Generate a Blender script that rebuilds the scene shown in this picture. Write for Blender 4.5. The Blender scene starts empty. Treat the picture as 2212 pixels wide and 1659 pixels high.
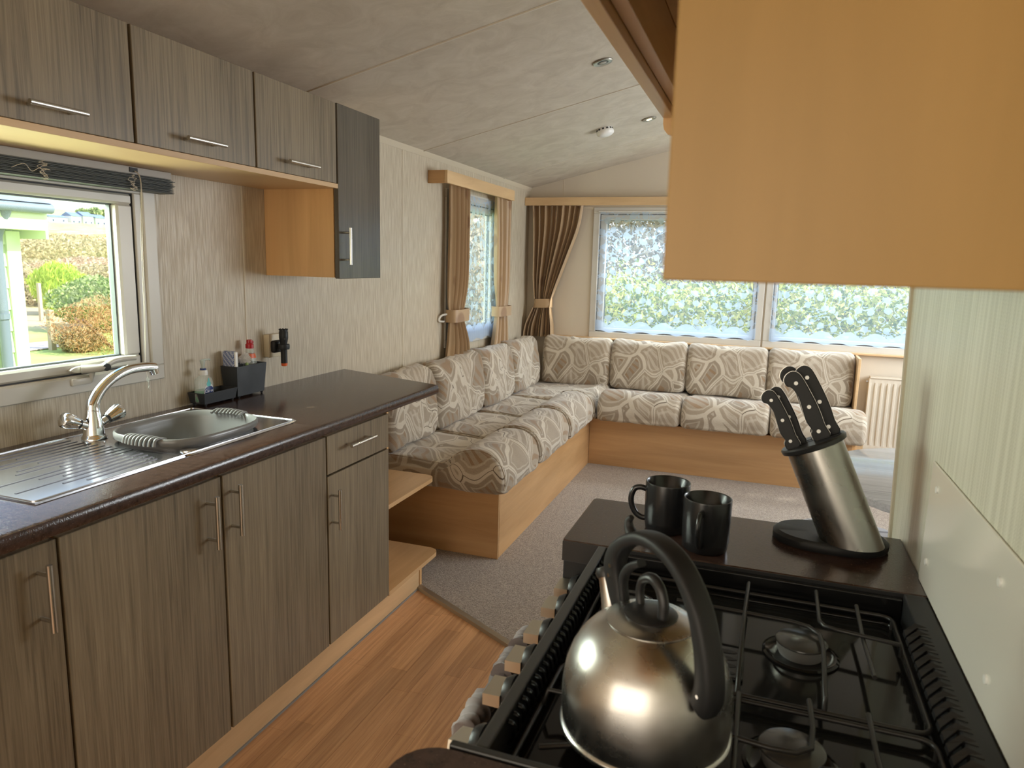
import bpy, bmesh, math, random
from mathutils import Vector, Matrix, noise as mnoise
R = random.Random(7)
C = bpy.context.scene.collection
SC = bpy.context.scene
V = Vector
PI = math.pi
# ---------------------------------------------------------------- camera
CAM = V((1.858, 0.0, 1.411))
cd = bpy.data.cameras.new('camera'); cam = bpy.data.objects.new('camera', cd); C.objects.link(cam)
def cam_axes(yaw, pitch, roll):
    cy, sy, cp, sp = math.cos(yaw), math.sin(yaw), math.cos(pitch), math.sin(pitch)
    f = V((sy*cp, cy*cp, sp)); r = V((cy, -sy, 0)); u = r.cross(f)
    cr, sr = math.cos(roll), math.sin(roll)
    return r*cr+u*sr, u*cr-r*sr, f
r_, u_, f_ = cam_axes(-0.33943082, -0.16762719, 0.02558894)
cam.matrix_world = Matrix(((r_.x, u_.x, -f_.x, CAM.x), (r_.y, u_.y, -f_.y, CAM.y), (r_.z, u_.z, -f_.z, CAM.z), (0, 0, 0, 1)))
cd.sensor_fit = 'HORIZONTAL'; cd.sensor_width = 36; cd.lens = 1536.56/2212*36
cd.clip_start = .02; cd.clip_end = 2000
cd.dof.use_dof = True; cd.dof.focus_distance = 2.6; cd.dof.aperture_fstop = 9.0
SC.camera = cam
# ---------------------------------------------------------------- world, sun, daylight, added fill lamps, exposure
SC.view_settings.view_transform = 'Standard'; SC.view_settings.look = 'None'
SC.view_settings.exposure = 0.9; SC.view_settings.gamma = 1.0; SC.view_settings.use_curve_mapping = False
SC.cycles.use_denoising = True
SC.cycles.max_bounces = 8; SC.cycles.diffuse_bounces = 5; SC.cycles.glossy_bounces = 4; SC.cycles.transparent_max_bounces = 12
SC.cycles.transmission_bounces = 6; SC.cycles.sample_clamp_indirect = 6; SC.cycles.caustics_reflective = False; SC.cycles.caustics_refractive = False
w = bpy.data.worlds.new('world'); SC.world = w; w.use_nodes = True
nt = w.node_tree; nt.nodes.clear()
o = nt.nodes.new('ShaderNodeOutputWorld'); bg = nt.nodes.new('ShaderNodeBackground'); nt.links.new(bg.outputs[0], o.inputs[0])
tc = nt.nodes.new('ShaderNodeTexCoord'); sx = nt.nodes.new('ShaderNodeSeparateXYZ'); nt.links.new(tc.outputs['Generated'], sx.inputs[0])
cr = nt.nodes.new('ShaderNodeValToRGB'); nt.links.new(sx.outputs['Z'], cr.inputs[0])
cr.color_ramp.elements[0].position = 0.0; cr.color_ramp.elements[0].color = (.82, .9, 1, 1)
cr.color_ramp.elements[1].position = .6; cr.color_ramp.elements[1].color = (.24, .45, .92, 1); e_ = cr.color_ramp.elements.new(.2); e_.color = (.55, .74, 1, 1)
nz = nt.nodes.new('ShaderNodeTexNoise'); nz.inputs['Scale'].default_value = 3; nz.inputs['Detail'].default_value = 5
nt.links.new(tc.outputs['Generated'], nz.inputs['Vector'])
cr2 = nt.nodes.new('ShaderNodeValToRGB'); cr2.color_ramp.elements[0].position = .45; cr2.color_ramp.elements[1].position = .62
nt.links.new(nz.outputs['Fac'], cr2.inputs[0])
mx = nt.nodes.new('ShaderNodeMixRGB'); mx.inputs[2].default_value = (.9, .93, 1, 1)
nt.links.new(cr2.outputs[0], mx.inputs[0]); nt.links.new(cr.outputs[0], mx.inputs[1]); nt.links.new(mx.outputs[0], bg.inputs[0])
bg.inputs[1].default_value = 1.35
def sun(direction, strength, col):
    l = bpy.data.lights.new('sun', 'SUN'); l.energy = strength; l.angle = .01; l.color = col
    ob = bpy.data.objects.new('sun', l); C.objects.link(ob); ob.rotation_euler = V(direction).to_track_quat('Z', 'Y').to_euler()
sun((.75, .15, .62), 5.6, (1, .93, .82))
def area(name, loc, direction, sx_, sy_, e, col):
    l = bpy.data.lights.new(name, 'AREA'); l.shape = 'RECTANGLE'; l.size = sx_; l.size_y = sy_; l.energy = e; l.color = col
    ob = bpy.data.objects.new(name, l); C.objects.link(ob); ob.location = loc
    ob.rotation_euler = (-V(direction)).to_track_quat('Z', 'Y').to_euler()
DAY = (.93, .97, 1)
area('daylight_end_windows', (1.85, 6.35, 2.9), (0, -1, -.75), 3.2, 1.2, 135, DAY)
area('daylight_side_window', (3.60, 4.3, 1.4), (-1, 0, -.1), 1.8, .9, 34, DAY)
area('daylight_kitchen_window', (-.75, 1.15, 2.15), (1, 0, -.75), 1.2, .9, 110, (.93, 1, .86))
area('partition_fill', (-2.6, 1.0, 1.45), (1, 0, -.03), 2.2, 1.1, 66, (.98, 1, .86))  # unseen area lamp added outside to brighten the partition and splashback
area('grass_bounce_kitchen', (-1.15, 1.3, .42), (1, .1, .85), 1.3, .7, 34, (.93, 1, .78))
area('rear_fill', (1.35, -1.52, 1.2), (0, 1, -.1), 2.6, 1.5, 22, (1, .89, .73))  # warm fill lamp added behind the camera; the back wall has no window
area('dining_fill', (2.9, .2, 1.5), (0.1, 1, 0), .9, 1.4, 9, DAY)  # unseen fill lamp added in the open dining space, no door there

# ---------------------------------------------------------------- material helpers
def mk(name, col=(.5, .5, .5), rough=.5, metal=0, spec=.5, coat=0, emis=None, es=0, trans=0, sheen=0):
    m = bpy.data.materials.new(name); m.use_nodes = True
    b = m.node_tree.nodes['Principled BSDF']
    b.inputs['Base Color'].default_value = (*col, 1); b.inputs['Roughness'].default_value = rough
    b.inputs['Metallic'].default_value = metal; b.inputs['Specular IOR Level'].default_value = spec
    b.inputs['Coat Weight'].default_value = coat; b.inputs['Coat Roughness'].default_value = .05
    b.inputs['Transmission Weight'].default_value = trans
    b.inputs['Sheen Weight'].default_value = sheen
    if emis: b.inputs['Emission Color'].default_value = (*emis, 1); b.inputs['Emission Strength'].default_value = es
    return m
def N(m, t, **k):
    n = m.node_tree.nodes.new(t)
    for a, v in k.items():
        setattr(n, a, v)
    return n
def L(m, a, b): m.node_tree.links.new(a, b)
def B(m): return m.node_tree.nodes['Principled BSDF']
def coord(m, sc=(1, 1, 1), rot=(0, 0, 0), src='Object', loc=(0, 0, 0)):
    t = N(m, 'ShaderNodeTexCoord'); mp = N(m, 'ShaderNodeMapping'); mp.inputs['Scale'].default_value = sc
    mp.inputs['Rotation'].default_value = rot; mp.inputs['Location'].default_value = loc
    L(m, t.outputs[src], mp.inputs[0]); return mp.outputs[0]
def noi(m, vec, scale=5, detail=3, rough=.5, dist=0):
    n = N(m, 'ShaderNodeTexNoise'); n.inputs['Scale'].default_value = scale; n.inputs['Detail'].default_value = detail
    n.inputs['Roughness'].default_value = rough; n.inputs['Distortion'].default_value = dist; L(m, vec, n.inputs['Vector']); return n.outputs['Fac']
def vor(m, vec, scale=5, feature='F1', rnd=1, out='Distance'):
    n = N(m, 'ShaderNodeTexVoronoi', feature=feature)
    if m.name.startswith('lace'): n.voronoi_dimensions = '2D'; n.inputs['Scale'].default_value = scale; n.inputs['Randomness'].default_value = rnd
    L(m, vec, n.inputs['Vector']); return n.outputs[out]
def ramp(m, fac, *st):
    n = N(m, 'ShaderNodeValToRGB'); e = n.color_ramp.elements
    while len(e) < len(st): e.new(.5)
    for i, (p, c) in enumerate(st):
        if not isinstance(c, tuple): c = (c, c, c)
        e[i].position = p; e[i].color = (*c, 1)
    L(m, fac, n.inputs[0]); return n.outputs[0]
def mix(m, fac, a, b, mode='MIX'):
    n = N(m, 'ShaderNodeMixRGB', blend_type=mode)
    for i, v in enumerate((fac, a, b)):
        if hasattr(v, 'default_value') or hasattr(v, 'is_output'): L(m, v, n.inputs[i])
        elif isinstance(v, tuple): n.inputs[i].default_value = (*v, 1)
        else: n.inputs[i].default_value = v if i == 0 else (v, v, v, 1)
    return n.outputs[0]
def math_(m, op, a, b=0.0, c=0.0):
    n = N(m, 'ShaderNodeMath', operation=op)
    for i, v in enumerate((a, b, c)):
        if hasattr(v, 'is_output'): L(m, v, n.inputs[i])
        else: n.inputs[i].default_value = v
    return n.outputs[0]
def bump(m, h, s=.3, d=.002):
    n = N(m, 'ShaderNodeBump'); n.inputs['Strength'].default_value = s; n.inputs['Distance'].default_value = d
    L(m, h, n.inputs['Height']); L(m, n.outputs[0], B(m).inputs['Normal'])
def base(m, c): L(m, c, B(m).inputs['Base Color'])
def rough(m, c): L(m, c, B(m).inputs['Roughness'])

# ---------------------------------------------------------------- materials
def grain_mat(name, sc, dark, mid, light, big, rgh=.38, bs=.25, grainscale=1.0):
    m = mk(name, rough=rgh)
    v = coord(m, sc); f = noi(m, v, grainscale, 5, .65, .6)
    v2 = coord(m, big); g = noi(m, v2, 1, 2)
    c = ramp(m, f, (.33, dark), (.5, mid), (.68, light))
    base(m, mix(m, .34, c, ramp(m, g, (.3, tuple(x*.62 for x in mid)), (.7, tuple(min(1, x*1.25) for x in light))), 'MIX'))
    if bs: bump(m, f, bs, .0006)
    return m
M_grey = grain_mat('grey_oak', (140, 140, 3.0), (.072, .053, .031), (.192, .148, .094), (.285, .228, .15), (9, 9, .45), .36)
M_greyH = grain_mat('table_oak', (3, 110, 110), (.36, .37, .39), (.50, .51, .54), (.62, .63, .66), (.6, 9, 9), .22); M_greyH.node_tree.nodes['Principled BSDF'].inputs['Coat Weight'].default_value = .4
M_maple = grain_mat('maple_side', (18, 18, 1.1), (.58, .33, .14), (.67, .395, .175), (.73, .45, .205), (5, 5, .8), .38, 0)
M_mapleH = grain_mat('maple_board', (1.2, 2.0, 22), (.45, .25, .105), (.52, .30, .135), (.58, .35, .165), (1, 1, 9), .38, 0)
M_mapleL = grain_mat('maple_light', (2, 2, 22), (.56, .36, .185), (.63, .42, .225), (.69, .48, .265), (1, 1, 9), .4, 0)
M_mapleY = grain_mat('maple_top', (22, 1.6, 22), (.54, .32, .15), (.62, .385, .19), (.68, .44, .23), (4, .7, 4), .35, 0)

M_wall = mk('wall_vinyl', rough=.42)
v = coord(M_wall, (210, 210, 9)); f = noi(M_wall, v, 1, 2, .5, .4)
fr = ramp(M_wall, f, (.40, 0.0), (.62, 1.0))
base(M_wall, mix(M_wall, fr, (.47, .402, .30), (.615, .55, .44))); bump(M_wall, fr, .35, .0008)
rough(M_wall, ramp(M_wall, f, (.4, .5), (.65, .3)))
M_wallplain = mk('end_wall_vinyl', (.60, .53, .43), .55)
v = coord(M_wallplain, (40, 40, 6)); bump(M_wallplain, noi(M_wallplain, v, 1, 3), .12, .001)
M_part = mk('partition_vinyl', rough=.33)
v = coord(M_part, (150, 150, 2.0)); f = noi(M_part, v, 1, 2, .5, .15)
sx_ = N(M_part, 'ShaderNodeSeparateXYZ'); L(M_part, coord(M_part), sx_.inputs[0])
pp = math_(M_part, 'PINGPONG', sx_.outputs[1], .007); zz = math_(M_part, 'SINE', math_(M_part, 'MULTIPLY', math_(M_part, 'ADD', sx_.outputs[2], pp), 2*PI/.0052))
zz = ramp(M_part, math_(M_part, 'MULTIPLY_ADD', zz, .5, .5), (.35, 0.0), (.9, 1.0))
pc = mix(M_part, ramp(M_part, f, (.38, 0.0), (.64, 1.0)), (.60, .595, .49), (.77, .765, .66))
base(M_part, mix(M_part, math_(M_part, 'MULTIPLY', zz, .35), pc, (.90, .89, .80)))
bump(M_part, mix(M_part, .5, f, zz), .3, .0008)
M_ceil = mk('ceiling_board', rough=.6)
v = coord(M_ceil, (1, 1, 1)); f = noi(M_ceil, v, 7, 6, .68, .9)
base(M_ceil, ramp(M_ceil, f, (.34, (.49, .44, .365)), (.5, (.55, .50, .42)), (.66, (.605, .555, .475)))); bump(M_ceil, noi(M_ceil, v, 28, 5, .7), .22, .002)
M_white = mk('white_upvc', (.58, .56, .51), .3)
M_cream = mk('cream_trim', (.62, .55, .43), .45)
M_creamp = mk('cream_plastic', (.66, .58, .43), .4)
M_rubber = mk('black_gasket', (.02, .02, .022), .6)
M_black = mk('black_plastic', (.016, .016, .017), .38)
M_blackm = mk('black_matte', (.015, .0155, .017), .5, spec=.35)
M_caddy = mk('caddy_plastic', (.032, .036, .042), .5)
v = coord(M_caddy, (1, 1, 1)); rough(M_caddy, ramp(M_caddy, noi(M_caddy, v, 14, 4), (.3, .4), (.7, .62)))
M_enamel = mk('black_enamel', (.008, .008, .0085), .12, spec=.25)
M_hobglass = mk('hob_enamel', (.012, .0115, .011), .08, spec=.22)
M_wire = mk('pan_support', (.03, .028, .027), .35, .3)
M_top = mk('dark_worktop', rough=.2, spec=.5)
v = coord(M_top); sp = noi(M_top, v, 320, 2, .5)
sp2 = vor(M_top, v, 130)
c = ramp(M_top, noi(M_top, v, 60, 4, .7), (.35, (.030, .016, .012)), (.6, (.060, .033, .026)))
c = mix(M_top, ramp(M_top, sp, (.66, 0.0), (.74, .7)), c, (.20, .13, .09))
c = mix(M_top, ramp(M_top, sp2, (.05, .5), (.12, 0.0)), c, (.22, .15, .10))
base(M_top, c); rough(M_top, ramp(M_top, noi(M_top, v, 200, 2), (.35, .10), (.65, .22))); bump(M_top, noi(M_top, v, 300, 2), .35, .0008)
M_steel = mk('brushed_steel', (.58, .57, .55), .3, 1)
v = coord(M_steel, (300, 6, 300)); rough(M_steel, ramp(M_steel, noi(M_steel, v, 1, 2), (.3, .22), (.7, .34)))
M_sink = mk('sink_steel', (.60, .60, .63), .19, 1)
M_nickel = mk('satin_nickel', (.62, .60, .56), .27, 1)
M_chrome = mk('chrome', (.78, .78, .78), .06, 1)
M_brass = mk('champagne_knob', (.54, .49, .40), .34, 1)
M_blocksteel = mk('knife_block_steel', (.42, .41, .385), .26, 1)
v = coord(M_blocksteel); rough(M_blocksteel, ramp(M_blocksteel, noi(M_blocksteel, v, 18, 3), (.3, .24), (.7, .32)))
M_kettle = mk('kettle_steel', (.60, .585, .56), .18, 1)
v = coord(M_kettle); f = noi(M_kettle, v, 14, 5, .6)
rough(M_kettle, ramp(M_kettle, f, (.35, .23), (.7, .36)))
base(M_kettle, ramp(M_kettle, noi(M_kettle, v, 9, 4, .6), (.35, (.52, .5, .47)), (.6, (.64, .63, .61))))
bump(M_kettle, noi(M_kettle, coord(M_kettle, (1, 1, 4)), 18, 3), .06, .002)
M_mug = mk('black_ceramic', (.012, .0125, .014), .26)
M_mug.node_tree.nodes['Principled BSDF'].inputs['Coat Weight'].default_value = .1
M_bowl = mk('grey_plastic_bowl', (.20, .20, .20), .24)
M_splash = mk('splash_panel', (.80, .77, .70), .14)
M_rad = mk('radiator_enamel', (.66, .60, .50), .35)
M_red = mk('red_cap', (.42, .012, .02), .35)
M_orange = mk('orange_plastic', (.75, .13, .03), .4)
M_blue = mk('navy_plastic', (.012, .03, .16), .35)
M_greenpl = mk('green_plastic', (.45, .6, .22), .4)
M_whitepl = mk('white_plastic', (.8, .8, .78), .35)
M_bristle = mk('bristles', (.82, .80, .78), .6)
M_liquid = mk('green_soap', (.02, .26, .12), .15)
M_pump = mk('clear_pump', (.72, .80, .75), .25, trans=.3)
M_label = mk('soap_label', (.75, .78, .78), .35)
M_teal = mk('teal_drop', (.10, .50, .50), .35)
M_text = mk('white_print', (.85, .85, .85), .5)
M_gtext = mk('grey_print', (.35, .35, .35), .5)
M_string = mk('cord_string', (.62, .56, .48), .8)
def clear(name, col, alpha, rg=.04):
    m = mk(name, col, rg); nt_ = m.node_tree; out = nt_.nodes['Material Output']
    t = N(m, 'ShaderNodeBsdfTransparent'); s = N(m, 'ShaderNodeMixShader'); s.inputs[0].default_value = alpha
    L(m, t.outputs[0], s.inputs[1]); L(m, B(m).outputs[0], s.inputs[2]); L(m, s.outputs[0], out.inputs[0]); return m
M_clear = clear('clear_bottle', (.75, .82, .78), .28)
def glassm():
    m = bpy.data.materials.new('window_glass'); m.use_nodes = True; nt_ = m.node_tree; nt_.nodes.clear()
    out = nt_.nodes.new('ShaderNodeOutputMaterial'); t = nt_.nodes.new('ShaderNodeBsdfTransparent'); g = nt_.nodes.new('ShaderNodeBsdfGlossy')
    g.inputs['Roughness'].default_value = .01; t.inputs[0].default_value = (.94, .97, .96, 1)
    fz = nt_.nodes.new('ShaderNodeFresnel'); fz.inputs[0].default_value = 1.3; s = nt_.nodes.new('ShaderNodeMixShader')
    k_ = nt_.nodes.new('ShaderNodeMath'); k_.operation = 'MULTIPLY'; k_.inputs[1].default_value = .18; nt_.links.new(fz.outputs[0], k_.inputs[0]); nt_.links.new(k_.outputs[0], s.inputs[0]); nt_.links.new(t.outputs[0], s.inputs[1]); nt_.links.new(g.outputs[0], s.inputs[2]); nt_.links.new(s.outputs[0], out.inputs[0]); return m
M_glass = glassm()
# cushion fabric: cream loops, tan leaves and short stripes on taupe
def fabric(name):
    m = mk(name, rough=.9, sheen=.25); v = coord(m, (1, 1, .82))
    nv = N(m, 'ShaderNodeTexNoise'); nv.inputs['Scale'].default_value = 3.2; nv.inputs['Detail'].default_value = 1; L(m, v, nv.inputs['Vector'])
    va = N(m, 'ShaderNodeVectorMath', operation='MULTIPLY_ADD'); va.inputs[1].default_value = (.24, .24, .24)
    L(m, nv.outputs['Color'], va.inputs[0]); L(m, v, va.inputs[2]); dv = va.outputs[0]
    e = vor(m, dv, 8.9, 'DISTANCE_TO_EDGE'); cell = vor(m, dv, 8.9, 'F1', 1, 'Color')
    cellc = N(m, 'ShaderNodeSeparateColor'); L(m, cell, cellc.inputs[0])
    w1 = N(m, 'ShaderNodeTexWave', bands_direction='DIAGONAL'); w1.inputs['Scale'].default_value = 9; w1.inputs['Distortion'].default_value = 1.8; L(m, dv, w1.inputs['Vector'])
    bg_ = ramp(m, cellc.outputs[0], (.2, (.29, .235, .175)), (.8, (.37, .305, .23)))
    band = ramp(m, e, (.048, 1.0), (.062, 0.0), (.125, 0.0), (.135, .55), (.155, .55), (.17, 0.0))
    c = mix(m, band, bg_, (.555, .495, .405))
    inner = math_(m, 'GREATER_THAN', e, .175)
    sel = math_(m, 'GREATER_THAN', cellc.outputs[1], .45)
    stripe = ramp(m, w1.outputs['Fac'], (.62, 0.0), (.68, 1.0))
    k = math_(m, 'MULTIPLY', math_(m, 'MULTIPLY', inner, sel), stripe)
    c = mix(m, math_(m, 'MULTIPLY', k, .75), c, (.27, .165, .085))
    sel2 = math_(m, 'LESS_THAN', cellc.outputs[1], .4)
    st2 = ramp(m, w1.outputs['Fac'], (.40, 1.0), (.46, 0.0))
    k2 = math_(m, 'MULTIPLY', math_(m, 'MULTIPLY', math_(m, 'GREATER_THAN', e, .09), sel2), st2)
    c = mix(m, math_(m, 'MULTIPLY', k2, .5), c, (.56, .50, .42))
    ln = vor(m, dv, 4.3, 'DISTANCE_TO_EDGE', 1)
    c = mix(m, math_(m, 'MULTIPLY', ramp(m, ln, (.006, 1.0), (.012, 0.0)), math_(m, 'GREATER_THAN', cellc.outputs[2], .55)), c, (.12, .085, .055))
    weave = noi(m, v, 420, 2)
    base(m, mix(m, .16, c, ramp(m, weave, (.35, .1), (.65, .8)), 'OVERLAY')); bump(m, weave, .2, .0006); return m
M_fab = fabric('patterned_fabric')
M_curt = mk('bronze_curtain', rough=.45, sheen=.3)
v = coord(M_curt, (1, 1, 1)); dots = vor(M_curt, coord(M_curt, (1, 1, 1)), 42, 'F1', .15)
base(M_curt, mix(M_curt, ramp(M_curt, dots, (.2, .75), (.28, 0.0)), (.44, .30, .17), (.25, .13, .065)))
B(M_curt).inputs['Subsurface Weight'].default_value = 0
M_lining = mk('curtain_lining', (.7, .68, .62), .8)
def lace(name, ybottom):
    m = bpy.data.materials.new(name); m.use_nodes = True; nt_ = m.node_tree; b = B(m); out = nt_.nodes['Material Output']
    b.inputs['Base Color'].default_value = (.66, .79, 1, 1); b.inputs['Roughness'].default_value = .9  # blue of the backlit haze put into the white lace colour
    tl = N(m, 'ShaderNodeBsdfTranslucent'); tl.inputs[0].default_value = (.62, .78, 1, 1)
    mm = N(m, 'ShaderNodeMixShader'); mm.inputs[0].default_value = .62; L(m, b.outputs[0], mm.inputs[1]); L(m, tl.outputs[0], mm.inputs[2])
    vz = N(m, 'ShaderNodeSeparateXYZ'); L(m, coord(m, src='Object'), vz.inputs[0])
    cb = N(m, 'ShaderNodeCombineXYZ'); L(m, math_(m, 'ADD', vz.outputs[0], vz.outputs[1]), cb.inputs[0]); L(m, vz.outputs[2], cb.inputs[1]); v = cb.outputs[0]
    fl = vor(m, v, 9.5, 'F1', .7); pet = vor(m, v, 48, 'F1', 1)
    flower = math_(m, 'LESS_THAN', math_(m, 'ADD', fl, math_(m, 'MULTIPLY', pet, .10)), .27)
    nn = noi(m, v, 7, 1, .5, 1.8)
    stem = math_(m, 'LESS_THAN', math_(m, 'ABSOLUTE', math_(m, 'SUBTRACT', nn, .5)), .02)
    lf = math_(m, 'LESS_THAN', vor(m, v, 30, 'F1', 1), .24)
    leafz = math_(m, 'MULTIPLY', lf, math_(m, 'LESS_THAN', math_(m, 'ABSOLUTE', math_(m, 'SUBTRACT', nn, .5)), .085))
    pat = math_(m, 'MAXIMUM', math_(m, 'MAXIMUM', flower, stem), leafz)
    sc_ = math_(m, 'ABSOLUTE', math_(m, 'SINE', math_(m, 'MULTIPLY', math_(m, 'ADD', vz.outputs[0], vz.outputs[1]), 18)))
    border = math_(m, 'LESS_THAN', vz.outputs[2], math_(m, 'ADD', ybottom, math_(m, 'MULTIPLY', sc_, .045)))
    a = math_(m, 'MAXIMUM', math_(m, 'MULTIPLY', pat, .38), math_(m, 'MULTIPLY', border, .50))
    a = math_(m, 'ADD', a, .22)
    t = N(m, 'ShaderNodeBsdfTransparent'); s = N(m, 'ShaderNodeMixShader'); L(m, a, s.inputs[0])
    L(m, t.outputs[0], s.inputs[1]); L(m, mm.outputs[0], s.inputs[2]); L(m, s.outputs[0], out.inputs[0]); return m
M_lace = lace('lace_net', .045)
M_carpet = mk('carpet', rough=.95, sheen=.3)
v = coord(M_carpet); f = noi(M_carpet, v, 170, 3, .7); f2 = noi(M_carpet, v, 420, 2)
base(M_carpet, ramp(M_carpet, mix(M_carpet, .5, f, f2), (.40, (.11, .08, .06)), (.5, (.29, .23, .18)), (.60, (.50, .42, .345)))); bump(M_carpet, f, .8, .006)
def plank_mat(i, k):
    dark = (.27*k, .13*k, .058*k); mid = (.41*k, .215*k, .102*k); li = (.51*k, .295*k, .15*k)
    return grain_mat('laminate_%s' % 'abcde'[i], (75, 2.6, 1), dark, mid, li, (12, 1.2, 1), .34, .3)
M_planks = [plank_mat(i, k) for i, k in enumerate((1.22, 1.29, 1.35, 1.41, 1.5))]
M_stool = mk('stool_fabric', rough=.8); v = coord(M_stool); e = vor(M_stool, v, 16, 'DISTANCE_TO_EDGE')
base(M_stool, ramp(M_stool, e, (.02, (.34, .34, .37)), (.05, (.74, .75, .80))))
M_slat = mk('blind_slat', (.055, .062, .055), .5)
M_hedge = []
def leafmat(name, c1, c2, c3, tr=.4):
    m = mk(name, rough=.7, spec=.12); v = coord(m); nn = noi(m, v, 3.0, 2); n2 = N(m, 'ShaderNodeTexWhiteNoise'); 
    gi = N(m, 'ShaderNodeNewGeometry'); L(m, gi.outputs['Random Per Island'], n2.inputs['Vector'])
    f = mix(m, .65, nn, n2.outputs['Value']); col = ramp(m, f, (.25, c1), (.5, c2), (.75, c3)); base(m, col)
    tl = N(m, 'ShaderNodeBsdfTranslucent'); L(m, col, tl.inputs[0]); s = N(m, 'ShaderNodeMixShader'); s.inputs[0].default_value = tr
    L(m, B(m).outputs[0], s.inputs[1]); L(m, tl.outputs[0], s.inputs[2]); L(m, s.outputs[0], m.node_tree.nodes['Material Output'].inputs[0]); return m

# ---------------------------------------------------------------- mesh helpers
def box(bm, x0, x1, y0, y1, z0, z1, bev=0, seg=2):
    r = bmesh.ops.create_cube(bm, size=1); vs = r['verts']
    for v in vs: v.co = V((x0+(v.co.x+.5)*(x1-x0), y0+(v.co.y+.5)*(y1-y0), z0+(v.co.z+.5)*(z1-z0)))
    if bev > 0:
        es = list({e for v in vs for e in v.link_edges})
        bmesh.ops.bevel(bm, geom=es, offset=bev, segments=seg, affect='EDGES', profile=.5)
def bx(*a, **k):
    bm = bmesh.new(); box(bm, *a, **k); return bm
def ring_pts(c, ax, r, n, ry=None, up=None):
    ax = V(ax).normalized(); u = V(up) if up else (V((0, 0, 1)) if abs(ax.z) < .9 else V((1, 0, 0)))
    a = ax.cross(u).normalized(); b = a.cross(ax).normalized(); ry = r if ry is None else ry
    return [V(c)+a*math.cos(2*PI*i/n)*r+b*math.sin(2*PI*i/n)*ry for i in range(n)]
def loft(bm, loops, cap=True, closed=False):
    L_ = [[bm.verts.new(p) for p in lp] for lp in loops]; n = len(L_[0])
    K = len(L_)
    for k in range(K if closed else K-1):
        A, Bq = L_[k], L_[(k+1) % K]
        for i in range(n):
            try: bm.faces.new((A[i], A[(i+1) % n], Bq[(i+1) % n], Bq[i]))
            except ValueError: pass
    if cap and not closed:
        for lp in (L_[0][::-1], L_[-1]):
            try: bm.faces.new(lp)
            except ValueError: pass
def cyl(bm, p0, p1, r0, r1=None, n=20, ry=None, up=None):
    p0, p1 = V(p0), V(p1); ax = p1-p0; r1 = r0 if r1 is None else r1
    k = (ry/r0) if ry else 1
    loft(bm, [ring_pts(p0, ax, r0, n, r0*k, up), ring_pts(p1, ax, r1, n, r1*k, up)])
def tube(bm, pts, r, n=10, closed=False, flat=1.0, up=None, rs=None):
    pts = [V(p) for p in pts]; K = len(pts); lo = []; prev = None
    for i in range(K):
        a = pts[(i-1) % K] if (closed or i > 0) else pts[i]; b = pts[(i+1) % K] if (closed or i < K-1) else pts[i]
        t = (b-a).normalized()
        if up: u = V(up)
        else:
            u = prev if prev is not None else (V((0, 0, 1)) if abs(t.z) < .9 else V((1, 0, 0)))
        s = t.cross(u).normalized(); b2 = s.cross(t).normalized(); prev = b2
        rr = rs[i] if rs else r
        lo.append([pts[i]+s*math.cos(2*PI*j/n)*rr*flat+b2*math.sin(2*PI*j/n)*rr for j in range(n)])
    loft(bm, lo, True, closed)
def cat(pts, k=6, closed=False):
    pts = [V(p) for p in pts]; n = len(pts); out = []
    rng = n if closed else n-1
    for i in range(rng):
        p0 = pts[(i-1) % n] if (closed or i > 0) else pts[i]; p1 = pts[i]; p2 = pts[(i+1) % n]
        p3 = pts[(i+2) % n] if (closed or i+2 < n) else p2
        for j in range(k):
            t = j/k; out.append(.5*((2*p1)+(p2-p0)*t+(2*p0-5*p1+4*p2-p3)*t*t+(3*p1-p0-3*p2+p3)*t**3))
    if not closed: out.append(pts[-1])
    return out
def lathe(bm, prof, c=(0, 0, 0), n=40, M=None):
    lo = []
    for r, z in prof:
        lp = [V((r*math.cos(2*PI*i/n), r*math.sin(2*PI*i/n), z)) for i in range(n)]
        lo.append([(M @ p if M else p)+V(c) for p in lp])
    loft(bm, lo)
def prism(bm, pts, d, f=None):
    a = [V(p) for p in pts]; b = [p+V(d) for p in a]; loft(bm, [a, b])
def disc(bm, c, ax, r, n=24, ry=None): bm.faces.new([bm.verts.new(p) for p in ring_pts(c, ax, r, n, ry)])
def rrect(x0, x1, y0, y1, r, z, n=5, corners=(1, 1, 1, 1)):
    out = []
    for k, (cx, cy, a0) in enumerate(((x1-r, y1-r, 0), (x0+r, y1-r, 90), (x0+r, y0+r, 180), (x1-r, y0+r, 270))):
        if corners[k]:
            for i in range(n+1):
                a = math.radians(a0+90*i/n); out.append(V((cx+r*math.cos(a), cy+r*math.sin(a), z)))
        else: out.append(V((x1 if k in (0, 3) else x0, y1 if k < 2 else y0, z)))
    return out
def wloc(p):
    M = Matrix.Identity(4)
    while p is not None: M = p.matrix_basis @ M; p = p.parent
    return M
def obj(name, bm, mat, parent=None, label=None, cat_=None, group=None, kind=None, smooth=None, local=False, loc=None):
    me = bpy.data.meshes.new(name)
    bmesh.ops.recalc_face_normals(bm, faces=bm.faces[:])
    if parent is not None and not local: bm.transform(wloc(parent).inverted())
    if loc is not None: bm.transform(Matrix.Translation(-V(loc)))
    bm.to_mesh(me); bm.free()
    mats = mat if isinstance(mat, (list, tuple)) else [mat]
    for m in mats: me.materials.append(m)
    o = bpy.data.objects.new(name, me); C.objects.link(o)
    if parent is not None: o.parent = parent
    elif loc is not None: o.location = loc
    if smooth is not None: me.shade_smooth(); me.set_sharp_from_angle(angle=math.radians(smooth))
    if label: o['label'] = label
    if cat_: o['category'] = cat_
    if group: o['group'] = group
    if kind: o['kind'] = kind
    return o
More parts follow.
